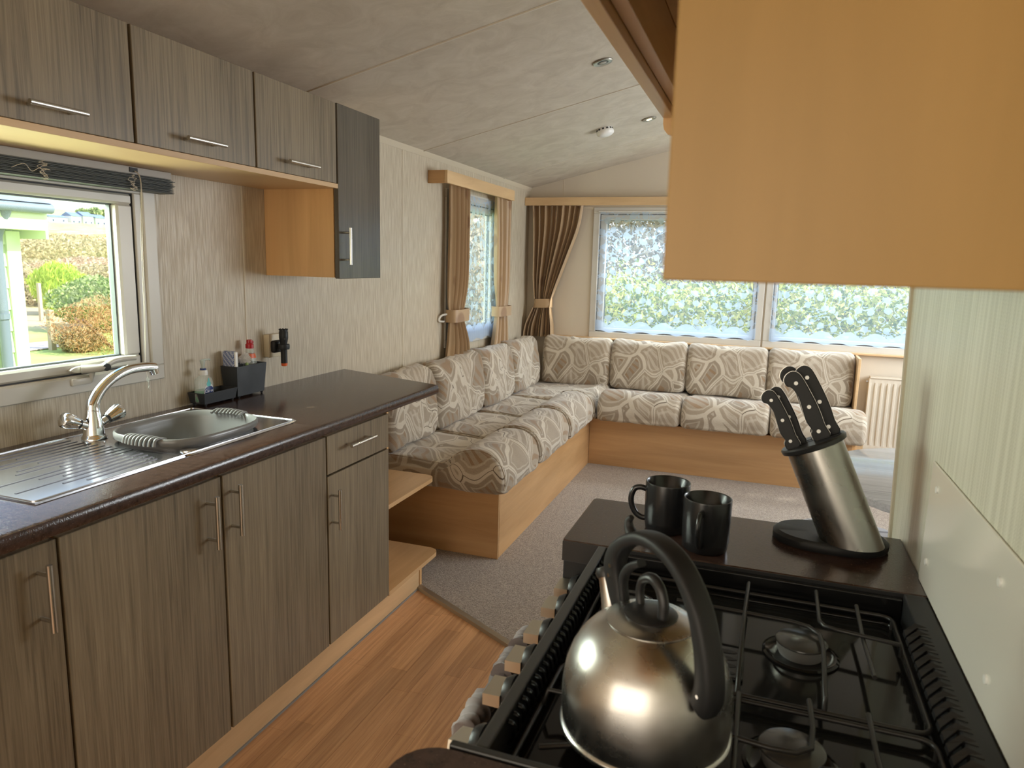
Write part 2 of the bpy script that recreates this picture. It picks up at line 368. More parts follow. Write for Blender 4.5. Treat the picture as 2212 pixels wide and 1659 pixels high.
def thing(name, loc, label, cat_, group=None, rot=None):
    o = bpy.data.objects.new(name, None); C.objects.link(o); o.location = loc; o.empty_display_size = .05
    if rot: o.rotation_euler = rot
    o['label'] = label; o['category'] = cat_
    if group: o['group'] = group
    return o
def struct(name, loc=(0, 0, 0)):
    o = bpy.data.objects.new(name, None); C.objects.link(o); o.location = loc; o['kind'] = 'structure'; return o
def displace(bm, amp, sc, seed=0, zlock=None):
    bm.normal_update()
    for v in bm.verts:
        n = mnoise.noise(v.co*sc+V((seed*3.1, seed*1.7, seed))); v.co += v.normal*n*amp

# ---------------------------------------------------------------- room shell
YB, YF, XR = -1.6, 5.575, 3.66
RX, ZE, SL = 1.83, 2.006, .24
def zc(x): return ZE+SL*(x if x < RX else 2*RX-x)
# floor
fl = struct('floor'); obj('subfloor', bx(-.1, XR+.1, YB-.1, YF+.1, -.06, -.004), M_planks[1], fl)
row = 0; y_line = lambda x: 2.628-(x-.522)*.569
x = .40; prev = None
while x < 1.62:
    y = -.3-R.random()*.4
    while y < 2.75:
        ln = R.choice((.34, .42, .5, .58)); y1 = min(y+ln, 2.8)
        if y < y_line(x)+.1:
            q = R.choice([m for m in M_planks if m is not prev]); prev = q
            pl = obj('plank', bx(x, x+.0625, y, y1-.0006, -.004, .0), q, fl, loc=None)
        y = y1
    x += .0632
obj('near_boards', bx(.0, 3.66, YB, -.3, -.003, -.0005), M_planks[2], fl)
# carpet and threshold strip
bm = bmesh.new(); pts = [(0, 2.928, 0), (.522, 2.628, 0), (1.70, y_line(1.70), 0), (3.66, y_line(1.7), 0), (3.66, YF, 0), (0, YF, 0)]
prism(bm, pts, (0, 0, .009)); obj('carpet', bm, M_carpet, None, 'fawn speckled carpet covering the lounge floor in front of the corner sofa', 'carpet')
bm = bmesh.new(); d = V((1, -.569, 0)).normalized(); n_ = V((.569, 1, 0)).normalized()
a = V((.50, 2.640, 0)); b_ = V((1.72, y_line(1.72), 0))
prism(bm, [a-n_*.016, a-n_*.010+V((0, 0, .011)), a+n_*.012+V((0, 0, .013)), a+n_*.018], b_-a)
obj('trim_1', bm, mk('threshold_metal', (.38, .32, .25), .4, .7), kind='structure')

def panels(name, mapf, u0, u1, joints, z0, ztop, opens, mat, thick=.06, strip=M_cream):
    """vertical wall split into boards at the joints; opens are (u0,u1,z0,z1) holes"""
    w_ = struct(name); us = [u0]+[j for j in joints if u0 < j < u1]+[u1]
    for a, b in zip(us[:-1], us[1:]):
        bm = bmesh.new(); cuts = sorted({a, b}|{q for o in opens for q in o[:2] if a < q < b})
        for c0, c1 in zip(cuts[:-1], cuts[1:]):
            mid = (c0+c1)/2; hole = [o for o in opens if o[0] <= mid <= o[1]]
            zs = [(z0, None)]
            if hole: zs = [(z0, hole[0][2]), (hole[0][3], None)]
            for q0, q1 in zs:
                t0 = ztop(c0) if q1 is None else q1; t1 = ztop(c1) if q1 is None else q1
                g0, g1 = c0, c1
                P = [mapf(g0, q0, 0), mapf(g1, q0, 0), mapf(g1, t1, 0), mapf(g0, t0, 0)]
                D = V(mapf(0, 0, thick))-V(mapf(0, 0, 0)); prism(bm, P, D)
        obj('panel', bm, mat, w_)
    return w_
KW = (.55, 1.752, 1.055, 1.606); LW = (4.02, 4.84, .93, 1.80)
wl = panels('wall_left', lambda u, z, t: (-t, u, z), YB, YF, [-.27, .97, 2.21, 3.448, 4.55], 0, lambda u: ZE, [KW, LW], M_wall)
for y in (2.21, 3.448, 4.55):
    segs = ((0, ZE),) if y != 4.55 else ((0, .93), (1.80, ZE))
    for a, b in segs: obj('joint_cover', bx(-.01, .0025, y-.0045, y+.0045, a, b, bev=.001), M_cream, wl)
FW = [(.578, 1.79, .892, 1.815), (1.892, 3.10, .892, 1.815)]
wf = panels('wall_far', lambda u, z, t: (u, YF+t, z), -.06, XR+.06, [.265, RX], 0, lambda u: zc(u)+.01, FW, M_wallplain)
obj('joint_cover', bx(.28, .2835, YF-.002, YF+.01, 1.93, zc(.28)), M_cream, wf)
wr = panels('wall_right', lambda u, z, t: (XR+t, u, z), YB, YF, [.97, 2.21, 3.45], 0, lambda u: ZE, [(3.4, 5.1, .93, 1.80)], M_wall)
wb = panels('wall_back', lambda u, z, t: (u, YB-t, z), -.06, XR+.06, [RX], 0, lambda u: zc(u), [], M_wall)
cl = struct('ceiling'); js = [YB, -.04, 1.195, 2.433, 3.662, 4.925, YF+.06]
for k, (a, b) in enumerate(zip(js[:-1], js[1:])):
    for s in (0, 1):
        X0, X1 = ((-.06, RX), (RX, XR+.06))[s]
        bm = bmesh.new(); prism(bm, [(X0, a+.001, zc(X0)), (X1, a+.001, zc(X1)), (X1, a+.001, zc(X1)+.05), (X0, a+.001, zc(X0)+.05)], (0, b-a-.002, 0))
        obj('panel', bm, M_ceil, cl)
M_batten = mk('ceiling_batten', (.60, .55, .47), .45)
for y in js[1:-1]:
    for s in (0, 1):
        X0, X1 = ((0, RX), (RX, XR))[s]
        bm = bmesh.new(); prism(bm, [(X0, y-.006, zc(X0)), (X0, y-.004, zc(X0)-.004), (X0, y+.004, zc(X0)-.004), (X0, y+.006, zc(X0))], (X1-X0, 0, zc(X1)-zc(X0)))
        obj('joint_strip', bm, M_batten, cl)
bm = bmesh.new(); prism(bm, [(0, YB, ZE+.006), (.02, YB, ZE+.006), (.002, YB, ZE-.022), (0, YB, ZE-.022)], (0, YF-YB, 0)); obj('trim_2', bm, M_cream, kind='structure')
# partition by the cooker
pt = struct('wall_partition')
bm = bmesh.new(); prism(bm, [(2.142, YB, 0), (2.142, 1.535, 0), (2.142, 1.605, .874), (2.142, 1.687, 1.40), (2.142, 1.70, 2.36), (2.142, YB, 2.36)], (.05, 0, 0)); obj('panel', bm, M_part, pt)
bm = bmesh.new(); prism(bm, [(2.138, 1.528, 0), (2.138, 1.60, .874), (2.138, 1.682, 1.40), (2.138, 1.695, 2.36), (2.196, 1.70, 2.36), (2.196, 1.695, 1.40), (2.196, 1.612, .874), (2.196, 1.54, 0)][:4]+[], (0, .012, 0)); bm.free()
bm = bmesh.new()
loft(bm, [[(2.137, y-.004, z), (2.137, y+.012, z), (2.197, y+.012, z), (2.197, y-.004, z)] for y, z in ((1.532, 0), (1.604, .874), (1.686, 1.40), (1.70, 2.36))])
obj('edge_trim', bm, M_cream, pt)

# ---------------------------------------------------------------- windows
def frame_rect(bm, mapf, u0, u1, z0, z1, w_, t0, t1, bev=.003):
    for a in ((u0, u1, z0, z0+w_), (u0, u1, z1-w_, z1), (u0, u0+w_, z0+w_, z1-w_), (u1-w_, u1, z0+w_, z1-w_)):
        p, q = V(mapf(a[0], a[2], t0)), V(mapf(a[1], a[3], t1))
        box(bm, min(p.x, q.x), max(p.x, q.x), min(p.y, q.y), max(p.y, q.y), min(p.z, q.z), max(p.z, q.z), bev=bev, seg=1)
def frame2(bm, mapf, O, I, t0, t1, bev=.004):
    u0, u1, z0, z1 = O; a0, a1, b0, b1 = I
    for a in ((u0, u1, z0, b0), (u0, u1, b1, z1), (u0, a0, b0, b1), (a1, u1, b0, b1)):
        p, q = V(mapf(a[0], a[2], t0)), V(mapf(a[1], a[3], t1))
        box(bm, min(p.x, q.x), max(p.x, q.x), min(p.y, q.y), max(p.y, q.y), min(p.z, q.z), max(p.z, q.z), bev=bev, seg=1)
def win(name, mapf, u0, u1, z0, z1, so, gl, trim=.045):
    """opening, sash outline, glass outline as (u0, u1, z0, z1)"""
    w_ = struct(name); E_ = lambda r, d: (r[0]+d, r[1]-d, r[2]+d, r[3]-d); op = (u0, u1, z0, z1)
    bm = bmesh.new(); frame2(bm, mapf, E_(op, -trim), E_(op, .003), -.012, .0, .003); obj('window_frame', bm, M_white, w_)
    bm = bmesh.new(); frame2(bm, mapf, op, E_(so, -.004), -.004, .062, .002); obj('reveal', bm, M_white, w_)
    bm = bmesh.new(); frame2(bm, mapf, E_(so, -.0045), so, .004, .03, 0); obj('gasket', bm, M_rubber, w_)
    bm = bmesh.new(); frame2(bm, mapf, so, gl, -.0, .055, .006); obj('sash', bm, M_white, w_)
    bm = bmesh.new(); frame2(bm, mapf, E_(gl, -.003), E_(gl, .005), .024, .040, 0); obj('pane_seal', bm, mk('seal', (.10, .12, .12), .5), w_)
    bm = bmesh.new(); p, q = V(mapf(gl[0], gl[2], .028)), V(mapf(gl[1], gl[3], .033)); box(bm, min(p.x, q.x), max(p.x, q.x), min(p.y, q.y), max(p.y, q.y), p.z, q.z)
    obj('pane', bm, M_glass, w_); return w_
mL = lambda u, z, t: (-t, u, z); mF = lambda u, z, t: (u, YF+t, z); mR = lambda u, z, t: (XR+t, u, z)
w1 = win('window_1', mL, *KW, (.58, 1.719, 1.0655, 1.590), (.635, 1.662, 1.098, 1.559))
w2 = win('window_2', mL, *LW, (4.045, 4.815, .95, 1.78), (4.10, 4.755, .985, 1.74))
w3 = win('window_3', mF, *FW[0], (.588, 1.781, .900, 1.805), (.640, 1.757, .928, 1.762))
w4 = win('window_4', mF, *FW[1], (1.901, 3.09, .900, 1.805), (1.926, 3.06, .928, 1.762))
w5 = win('window_5', mR, 3.4, 5.1, .93, 1.80, (3.42, 5.08, .95, 1.78), (3.47, 5.03, 1.0, 1.73))
# window catch on the kitchen window: plate, lever, spur
bm = bmesh.new(); loft(bm, [ring_pts((0.0005, 1.50, 1.078), (1, 0, 0), .038, 16, .0105), ring_pts((.010, 1.50, 1.078), (1, 0, 0), .036, 16, .009)]); obj('catch_plate', bm, M_white, w1, smooth=40)
bm = bmesh.new(); tube(bm, cat([(.012, 1.495, 1.079), (.030, 1.52, 1.079), (.038, 1.545, 1.081), (.04, 1.575, 1.095), (.04, 1.62, 1.098), (.038, 1.66, 1.096)], 5), .011, 10, rs=[.013-.0002*i for i in range(26)]); obj('catch_lever', bm, M_white, w1, smooth=50)
bm = bmesh.new(); loft(bm, [ring_pts((.040, 1.552, 1.082), (1, -.45, -.1), .0125, 14), ring_pts((.0505, 1.548, 1.081), (1, -.45, -.1), .011, 14)]); obj('catch_cap', bm, M_black, w1)
bm = bmesh.new(); box(bm, .0, .02, 1.46, 1.52, 1.035, 1.055, bev=.003); cyl(bm, (.024, 1.522, 1.075), (.016, 1.52, 1.038), .009, .004, 10); obj('catch_post', bm, M_white, w1, smooth=40)
# far window sill board + trims
obj('trim_3', bx(.12, XR-.02, YF-.055, YF, .835, .85, bev=.004), M_mapleL, kind='structure')
obj('trim_4', bx(.10, XR, YF-.006, YF, 1.845, 1.865), M_cream, kind='structure')

# ---------------------------------------------------------------- left run: base cabinets
def bar_handle(bm, p0, p1, out, r=.006, post=.028, inset=.012):
    p0, p1 = V(p0), V(p1); d = (p1-p0).normalized(); o = V(out).normalized()
    cyl(bm, p0, p1, r, r, 16)
    for q in (p0+d*inset, p1-d*inset): cyl(bm, q, q-o*post, r*.68, r*.68, 10)
XD = .555
lab = ['grey oak base cabinet at the left edge of the photo under the draining board', 'wide grey oak base cabinet under the sink drainer with handle at its right', 'grey oak base cabinet under the sink bowl with handle at its left', 'narrow grey oak base cabinet with a drawer above its door']
for k, (y0, y1) in enumerate(((.50, .972), (.976, 1.431), (1.436, 1.903), (1.908, 2.309))):
    t = thing('base_cabinet', (.27, (y0+y1)/2, .11), lab[k], 'cabinet', 'grey oak base cabinets')
    bm = bmesh.new()
    for a in ((.002, XD-.02, y0+.001, y0+.016, .11, .85), (.002, XD-.02, y1-.016, y1-.001, .11, .85), (.002, XD-.02, y0+.016, y1-.016, .11, .126), (.002, .012, y0+.016, y1-.016, .126, .85), (XD-.04, XD-.02, y0+.016, y1-.016, .80, .85)): box(bm, *a)
    obj('body', bm, M_maple, t)
    top = .845 if k < 3 else .709
    dr = obj('door', bx(XD-.018, XD, y0+.0015, y1-.0015, .118, top, bev=.0012, seg=1), M_grey, t)
    hy, z0, z1 = ((.927, .672, .812), (1.378, .671, .811), (1.464, .677, .818), (1.927, .528, .665))[k]
    bm = bmesh.new(); bar_handle(bm, (XD+.034, hy, z0), (XD+.034, hy, z1), (1, 0, 0), .006, .034, .022); obj('handle', bm, M_nickel, dr, smooth=40)
    if k == 3:
        dr = obj('drawer', bx(XD-.018, XD, y0+.0015, y1-.0015, .716, .845, bev=.0012, seg=1), M_grey, t)
        bm = bmesh.new(); bar_handle(bm, (XD+.034, 2.0, .795), (XD+.034, 2.16, .795), (1, 0, 0), .006, .034, .022); obj('handle', bm, M_nickel, dr, smooth=40)
bmp = bx(.50, .522, .3, 2.628, 0, .11); obj('plinth', bmp, M_mapleL, None, 'pale maple kickboard along the floor under the grey oak base cabinets', 'plinth', loc=(.51, 1.4, 0))
obj('floor_bead', bx(.522, .527, .3, 2.63, 0, .006), mk('bead', (.25, .25, .24), .5), None, 'thin grey sealing bead between kickboard and laminate floor', 'sealing strip')
# open corner shelves at the end
t = thing('corner_shelf_unit', (.27, 2.55, 0), 'open maple corner shelf unit at the end of the cabinets beside the sofa', 'shelf')
bm = bmesh.new(); loft(bm, [rrect(.002, .503, 2.312, 2.835, .05, z, 5, (1, 0, 0, 0)) for z in (.432, .45)]); obj('shelf', bm, M_mapleY, t)
bm = bmesh.new(); loft(bm, [rrect(.002, .553, 2.312, 2.775, .05, z, 5, (1, 0, 0, 0)) for z in (.111, .129)]); obj('shelf', bm, M_mapleY, t)
obj('side_panel', bx(.03, .545, 2.3105, 2.3235, .13, .43), M_maple, t)
obj('side_panel', bx(.03, .545, 2.3105, 2.3235, .452, .855), M_maple, t)
obj('foot_panel', bx(.42, .524, 2.632, 2.650, .009, .11), M_maple, t)
# worktop with postformed front
def worktop(bm, xb, xf, ya, yb_b, yb_f, z0, z1, sgn=1):
    sec = [(xb, z1), (xf-sgn*.012, z1), (xf-sgn*.004, z1-.003), (xf, z1-.010), (xf, z0+.008), (xf-sgn*.004, z0+.002), (xf-sgn*.012, z0), (xb, z0)]
    A, Bq = [], []
    for x_, z_ in sec:
        k = (x_-xb)/(xf-xb); A.append(V((x_, ya, z_))); Bq.append(V((x_, yb_b+(yb_f-yb_b)*k, z_)))
    loft(bm, [A, Bq])
bm = bmesh.new(); worktop(bm, .001, .587, .3, 1.405, 1.405, .862, .90); worktop(bm, .001, .587, 1.825, 2.872, 2.674, .862, .90); worktop(bm, .45, .587, 1.405, 1.825, 1.825, .862, .90); box(bm, .001, .095, 1.405, 1.825, .862, .90)
wt = obj('worktop', bm, M_top, None, 'long dark brown speckled worktop holding the sink under the kitchen window', 'worktop', smooth=35)

# ---------------------------------------------------------------- sink
t = thing('sink', (.27, 1.42, .90), 'stainless steel inset sink with grooved draining board in the dark worktop', 'sink')
SX0, SX1, SY0, SY1 = .062, .483, .985, 1.853
def oval(cx, cy, rx, ry, z, n=48, p=2.6):
    out = []
    for i in range(n):
        a = 2*PI*i/n; c, s = math.cos(a), math.sin(a)
        out.append(V((cx+rx*abs(c)**(2/p)*(1 if c > 0 else -1), cy+ry*abs(s)**(2/p)*(1 if s > 0 else -1), z)))
    return out
# top sheet with an oval hole: ring between rectangle and oval
bm = bmesh.new()
def rect_n(x0, x1, y0, y1, z, ref):
    out = []
    cx, cy = (x0+x1)/2, (y0+y1)/2
    for p in ref:
        d = V((p.x-cx, p.y-cy)); k = min(((x1-x0)/2)/max(abs(d.x), 1e-6), ((y1-y0)/2)/max(abs(d.y), 1e-6)); out.append(V((cx+d.x*k, cy+d.y*k, z)))
    return out
bc = (.268, 1.612); ov = oval(bc[0], bc[1], .168, .195, .9045)
rect = rect_n(SX0, SX1, 1.385, SY1, .9045, ov)
cxr = (SX0+SX1)/2; cyr = (1.385+SY1)/2
ov = oval(cxr, 1.615, .165, .195, .9045); rect = rect_n(SX0, SX1, 1.385, SY1, .9045, ov)
loft(bm, [rect, ov, oval(cxr, 1.615, .158, .188, .899), oval(cxr, 1.615, .150, .18, .84), oval(cxr, 1.615, .13, .16, .795)], cap=False)
bm.faces.new([bm.verts.new(p) for p in oval(cxr, 1.615, .13, .16, .795)])
loft(bm, [rect_n(SX0, SX1, 1.385, SY1, .9045, ov), rect_n(SX0-.003, SX1+.003, 1.385, SY1+.003, .9005, ov)], cap=False)
obj('basin', bm, M_sink, t, smooth=35)
bm = bmesh.new(); box(bm, SX0-.0025, SX1+.0025, SY0, 1.386, .9005, .9044); obj('drainer', bm, M_sink, t)
bm = bmesh.new()
xs = [.10+.0245*i for i in range(15)]
for i, xg in enumerate(xs):
    y1 = 1.375-max(0, (xg-.33))*.35; y0 = (1.0+(0.02*i if i < 14 else 0)) if i < 8 else 1.01
    if i % 3 == 1: y0 = 1.10
    if i % 3 == 2: y0 = 1.19-(i > 9)*.05
    box(bm, xg-.0028, xg+.0028, y0, y1, .9046, .9056)
obj('drainer_ribs', bm, mk('groove_dark_reflection', (.13, .12, .13), .3, .9), t)  # dark reflection in the drainer grooves painted as darker steel strips
bm = bmesh.new()
loft(bm, [rrect(SX0+.012, SX1-.012, SY0+.012, SY1-.012, .02, z) for z in (.9046, .9062)]); 
bm.free()
bm = bmesh.new()
rim = [V((p.x, p.y, .9052)) for p in rrect(SX0+.004, SX1-.004, SY0+.004, SY1-.004, .012, 0, 4)]
tube(bm, rim, .0022, 6, closed=True); obj('rolled_edge', bm, M_sink, t, smooth=60)
bm = bmesh.new(); lathe(bm, [(.001, .0), (.024, .0), (.0235, .003), (.018, .005), (.001, .006)], (.455, 1.430, .9045), 28); obj('pop_up_button', bm, M_chrome, t, smooth=40)
# washing-up bowl standing in the sink
t = thing('washing_up_bowl', (cxr+.055, 1.57, .80), 'grey plastic washing-up bowl with ribbed grips standing in the sink', 'bowl')
bcx, bcy = .318, 1.575
def bo(k, z): return oval(bcx, bcy, .15*k+.0, .182*k, z, 56, 3.0)
bm = bmesh.new()
outer = [bo(.76, .80), bo(.80, .803), bo(.94, .905), bo(.955, .918), bo(1.01, .914), bo(1.025, .922), bo(1.02, .931), bo(1.0, .934), bo(.975, .931), bo(.955, .915), bo(.79, .812), bo(.75, .81)]
loft(bm, outer); obj('body', bm, M_bowl, t, smooth=50)
for sgn in (-1, 1):
    bm = bmesh.new()
    for i in range(9):
        u = (i-4)/4; cx = bcx+u*.052+(.02 if sgn < 0 else -.01); cy = bcy+sgn*(.186-.008*u*u)
        pts = cat([(cx, cy-sgn*.022, .929), (cx, cy-sgn*.006, .939-.004*u*u), (cx, cy+sgn*.012, .934), (cx, cy+sgn*.018, .918)], 4)
        tube(bm, pts, .0042, 8)
    obj('grip', bm, M_bowl, t, smooth=60)
# mixer tap
t = thing('mixer_tap', (.135, 1.42, .905), 'chrome mixer tap with curved spout beside the draining board', 'tap')
tx, ty = .135, 1.42
bm = bmesh.new(); lathe(bm, [(.001, .905), (.033, .905), (.033, .909), (.029, .913), (.027, .92), (.026, .935), (.023, .955), (.019, .972), (.017, .985), (.017, .992), (.001, .992)], (tx, ty, 0), 32); obj('body', bm, M_chrome, t, smooth=50)
bm = bmesh.new()
sp_ = cat([(tx, ty, .985), (tx, ty+.004, 1.005), (tx+.002, ty+.028, 1.038), (tx+.005, ty+.068, 1.066), (tx+.008, ty+.12, 1.082), (tx+.012, ty+.175, 1.083), (tx+.014, ty+.205, 1.078)], 6)
tube(bm, sp_, .0125, 16, rs=[.0185-.0040*min(1, i/14) for i in range(len(sp_))]); obj('spout', bm, M_chrome, t, smooth=50)
bm = bmesh.new(); cyl(bm, (tx+.013, ty+.197, 1.084), (tx+.014, ty+.204, 1.060), .0145, .0135, 20); obj('spout_tip', bm, M_chrome, t, smooth=40)
for sgn, nm in ((-1, 'left'), (1, 'right')):
    d = V((.12*sgn, sgn*.9, .42)).normalized(); c0 = V((tx, ty, .935))
    bm = bmesh.new(); cyl(bm, c0, c0+d*.045, .013, .0115, 18); ar = obj('valve_arm', bm, M_chrome, t, smooth=40)
    bm = bmesh.new(); cyl(bm, c0+d*.042, c0+d*.048, .0145, .0145, 20); obj('seal_ring', bm, M_black, ar)
    bm = bmesh.new(); lo = []
    for s_, r0 in ((.047, .014), (.055, .0165), (.07, .0195), (.082, .0215), (.090, .020), (.094, .015)):
        rp = ring_pts((0, 0, 0), d, 1, 36)
        lo.append([c0+d*s_+p*(r0*(1+.09*math.cos(6*2*PI*i/36)*(1 if s_ < .085 else .3))) for i, p in enumerate(rp)])
    loft(bm, lo); obj('tap_head', bm, M_chrome, t, smooth=45)

# ---------------------------------------------------------------- sink caddy and what it holds
t = thing('sink_caddy', (.045, 2.05, .90), 'charcoal plastic sink caddy with a low tray and a tall box', 'caddy')
def tub(bm, x0, x1, y0, y1, z0, z1, ta=.006, th=.0025):
    q = lambda i, z, d: [V((x0+d+i, y0+d+i, z)), V((x1-d-i, y0+d+i, z)), V((x1-d-i, y1-d-i, z)), V((x0+d+i, y1-d-i, z))]
    loft(bm, [q(0, z0, ta), q(0, z1, 0), q(th, z1, 0), q(th, z0+th, ta)])
bm = bmesh.new(); tub(bm, .006, .080, 1.894, 2.056, .908, .946); obj('low_tray', bm, M_caddy, t)
bm = bmesh.new(); tub(bm, .006, .080, 2.057, 2.218, .908, 1.018, .008); obj('tall_box', bm, M_caddy, t)
for yy in (1.91, 2.04, 2.075, 2.2):
    for xx in (.018, .068):
        bm = bmesh.new(); cyl(bm, (xx, yy, .9), (xx, yy, .9085), .003, .0065, 10); obj('foot', bm, M_caddy, t)
t = thing('soap_bottle', (.045, 1.935, .911), 'clear pump bottle of green hand soap standing in the low caddy tray', 'bottle')
def ovz(cx, cy, rx, ry, z, n=28): return [V((cx+rx*math.cos(2*PI*i/n), cy+ry*math.sin(2*PI*i/n), z)) for i in range(n)]
sc_, sy_ = .043, 1.932
bm = bmesh.new(); loft(bm, [ovz(sc_, sy_, a, b, z) for a, b, z in ((.020, .034, .911), (.022, .037, .915), (.0225, .038, .94), (.0225, .038, .975), (.021, .033, .992), (.014, .018, 1.0), (.0125, .013, 1.004), (.0125, .013, 1.008))]); obj('bottle_body', bm, M_clear, t, smooth=50)
bm = bmesh.new(); loft(bm, [ovz(sc_, sy_, a, b, z) for a, b, z in ((.0185, .0325, .9125), (.021, .036, .917), (.0213, .0365, .94), (.0213, .0365, .953))]); obj('soap_liquid', bm, M_liquid, t, smooth=50)
bm = bmesh.new(); lathe(bm, [(.001, 1.005), (.0155, 1.005), (.0155, 1.013), (.0145, 1.022), (.001, 1.022)], (sc_, sy_, 0), 24); obj('collar', bm, M_whitepl, t, smooth=40)
bm = bmesh.new(); lathe(bm, [(.001, 1.022), (.010, 1.022), (.010, 1.028), (.001, 1.028)], (sc_, sy_, 0), 20); obj('blue_ring', bm, M_blue, t, 'navy ring under the pump', smooth=40)
bm = bmesh.new(); lathe(bm, [(.001, 1.028), (.005, 1.028), (.006, 1.04), (.009, 1.052), (.009, 1.056), (.001, 1.056)], (sc_, sy_, 0), 16); tube(bm, [(sc_, sy_-.008, 1.056), (sc_, sy_+.012, 1.057), (sc_, sy_+.032, 1.0555), (sc_, sy_+.034, 1.052)], .003, 8); obj('pump', bm, M_pump, t, smooth=40)
# curved label wrapped on the front-right of the bottle
def on_bottle(a, z, k=1.03):
    return V((sc_+.0228*k*math.cos(a), sy_+.0383*k*math.sin(a), z))
def patch(bm, ac, zc_, ra, rz, k, n=26):
    c = bm.verts.new(on_bottle(ac, zc_, k)); R1 = [bm.verts.new(on_bottle(ac+ra*.5*math.cos(2*PI*i/n), zc_+rz*.5*math.sin(2*PI*i/n), k)) for i in range(n)]
    R2 = [bm.verts.new(on_bottle(ac+ra*math.cos(2*PI*i/n), zc_+rz*math.sin(2*PI*i/n), k)) for i in range(n)]
    for i in range(n):
        j = (i+1) % n; bm.faces.new((c, R1[i], R1[j])); bm.faces.new((R1[i], R2[i], R2[j], R1[j]))
bm = bmesh.new(); patch(bm, .05, .9455, .62, .030, 1.02); lb = obj('label', bm, M_label, t)
bm = bmesh.new(); patch(bm, .05, .951, .56, .0165, 1.04); obj('navy_oval', bm, M_blue, lb)
bm = bmesh.new(); patch(bm, -.02, .975, .24, .010, 1.03); patch(bm, -.02, .986, .10, .010, 1.03); obj('teal_drop', bm, M_teal, lb)
def text(s, mat, parent, M, size, name='lettering', ext=.0002, bevel=None):
    cu = bpy.data.curves.new(name, 'FONT'); cu.body = s; cu.size = size; cu.extrude = ext; cu.align_x = 'CENTER'; cu.align_y = 'CENTER'; cu.materials.append(mat)
    tmp = bpy.data.objects.new(name, cu); dg = bpy.context.evaluated_depsgraph_get(); me = bpy.data.meshes.new_from_object(tmp); bpy.data.objects.remove(tmp)
    me.transform(wloc(parent).inverted() @ M); o = bpy.data.objects.new(name, me); C.objects.link(o); o.parent = parent; return o
def face_M(p, right, up):
    r, u = V(right).normalized(), V(up).normalized(); n = r.cross(u); return Matrix(((r.x, u.x, n.x, p[0]), (r.y, u.y, n.y, p[1]), (r.z, u.z, n.z, p[2]), (0, 0, 0, 1)))
for i, ch in enumerate('Carex'):
    a = .05+(i-2)*.205; p = on_bottle(a, .951, 1.06); tg = on_bottle(a+.05, .951, 1.06)-on_bottle(a-.05, .951, 1.06)
    text(ch, M_text, lb, face_M(p, tg, (0, 0, 1)), .0155 if i == 0 else .0145)
for i in range(3):
    bm = bmesh.new(); pp = [on_bottle(.05+a*.1, .929-.0035*i, 1.045) for a in range(-3, 4)]; tube(bm, pp, .0005, 4); obj('print_line', bm, M_gtext, lb)
# checked cloth, dish brush, washing-up liquid
M_check = mk('check_cloth', rough=.8); v = coord(M_check, (1, 1, 1), (.8, .1, .6)); ck = N(M_check, 'ShaderNodeTexChecker'); ck.inputs['Scale'].default_value = 330; L(M_check, v, ck.inputs['Vector'])
ck.inputs[1].default_value = (.03, .07, .28, 1); ck.inputs[2].default_value = (.55, .6, .7, 1); base(M_check, ck.outputs[0])
t = thing('sponge_scourer', (.045, 2.085, .92), 'blue and white checked scourer sponge upright in the tall caddy box', 'sponge')
bm = bmesh.new(); box(bm, .010, .060, 2.064, 2.080, .915, 1.072, bev=.004)
obj('cover', bm, M_check, t, smooth=50)
bm = bmesh.new(); box(bm, .0605, .068, 2.065, 2.079, .95, 1.071, bev=.003); obj('foam_edge', bm, M_whitepl, t, smooth=50)
t = thing('dish_brush', (.055, 2.13, .92), 'dish brush with round white bristles sticking up from the caddy', 'brush')
bc_ = V((.056, 2.116, 1.038))
bm = bmesh.new(); bmesh.ops.create_uvsphere(bm, u_segments=16, v_segments=10, radius=.016, matrix=Matrix.Translation(bc_)); obj('brush_head', bm, M_bristle, t, smooth=60)
bm = bmesh.new()
for i in range(260):
    u = R.uniform(-.5, 1); a = R.uniform(0, 2*PI); s_ = math.sqrt(max(0, 1-u*u)); d = V((.4+.6*abs(s_*math.cos(a)), s_*math.sin(a)*1.2, u)).normalized()
    tube(bm, [bc_+d*.010, bc_+d*(.026+.005*R.random())], .0007, 3)
obj('bristles', bm, M_bristle, t, kind='stuff')
bm = bmesh.new(); tube(bm, cat([bc_+V((-.002, .022, -.008)), bc_+V((-.004, .026, -.02)), (.05, 2.145, .96), (.05, 2.14, .92)], 4), .006, 8); obj('brush_handle', bm, M_greenpl, t, smooth=60)
t = thing('washing_up_liquid', (.038, 2.185, .912), 'clear bottle of washing-up liquid with red cap and orange label in the caddy', 'bottle')
wx, wy = .036, 2.180
bm = bmesh.new(); loft(bm, [ovz(wx, wy, a, b, z) for a, b, z in ((.022, .03, .912), (.024, .032, .92), (.024, .032, .985), (.022, .030, 1.015), (.017, .022, 1.045), (.013, .015, 1.068), (.012, .012, 1.072))]); obj('bottle_body', bm, M_clear, t, smooth=50)
bm = bmesh.new(); loft(bm, [ovz(wx, wy, a, b, z) for a, b, z in ((.0195, .0265, 1.036), (.0163, .0205, 1.052))], cap=False); obj('label', bm, M_orange, t)
bm = bmesh.new(); loft(bm, [ovz(wx, wy, a, b, z) for a, b, z in ((.021, .029, .914), (.0225, .0305, .92), (.0225, .0305, .975))]); obj('liquid', bm, mk('pale_liquid', (.45, .42, .25), .1, trans=.5), t, smooth=50)
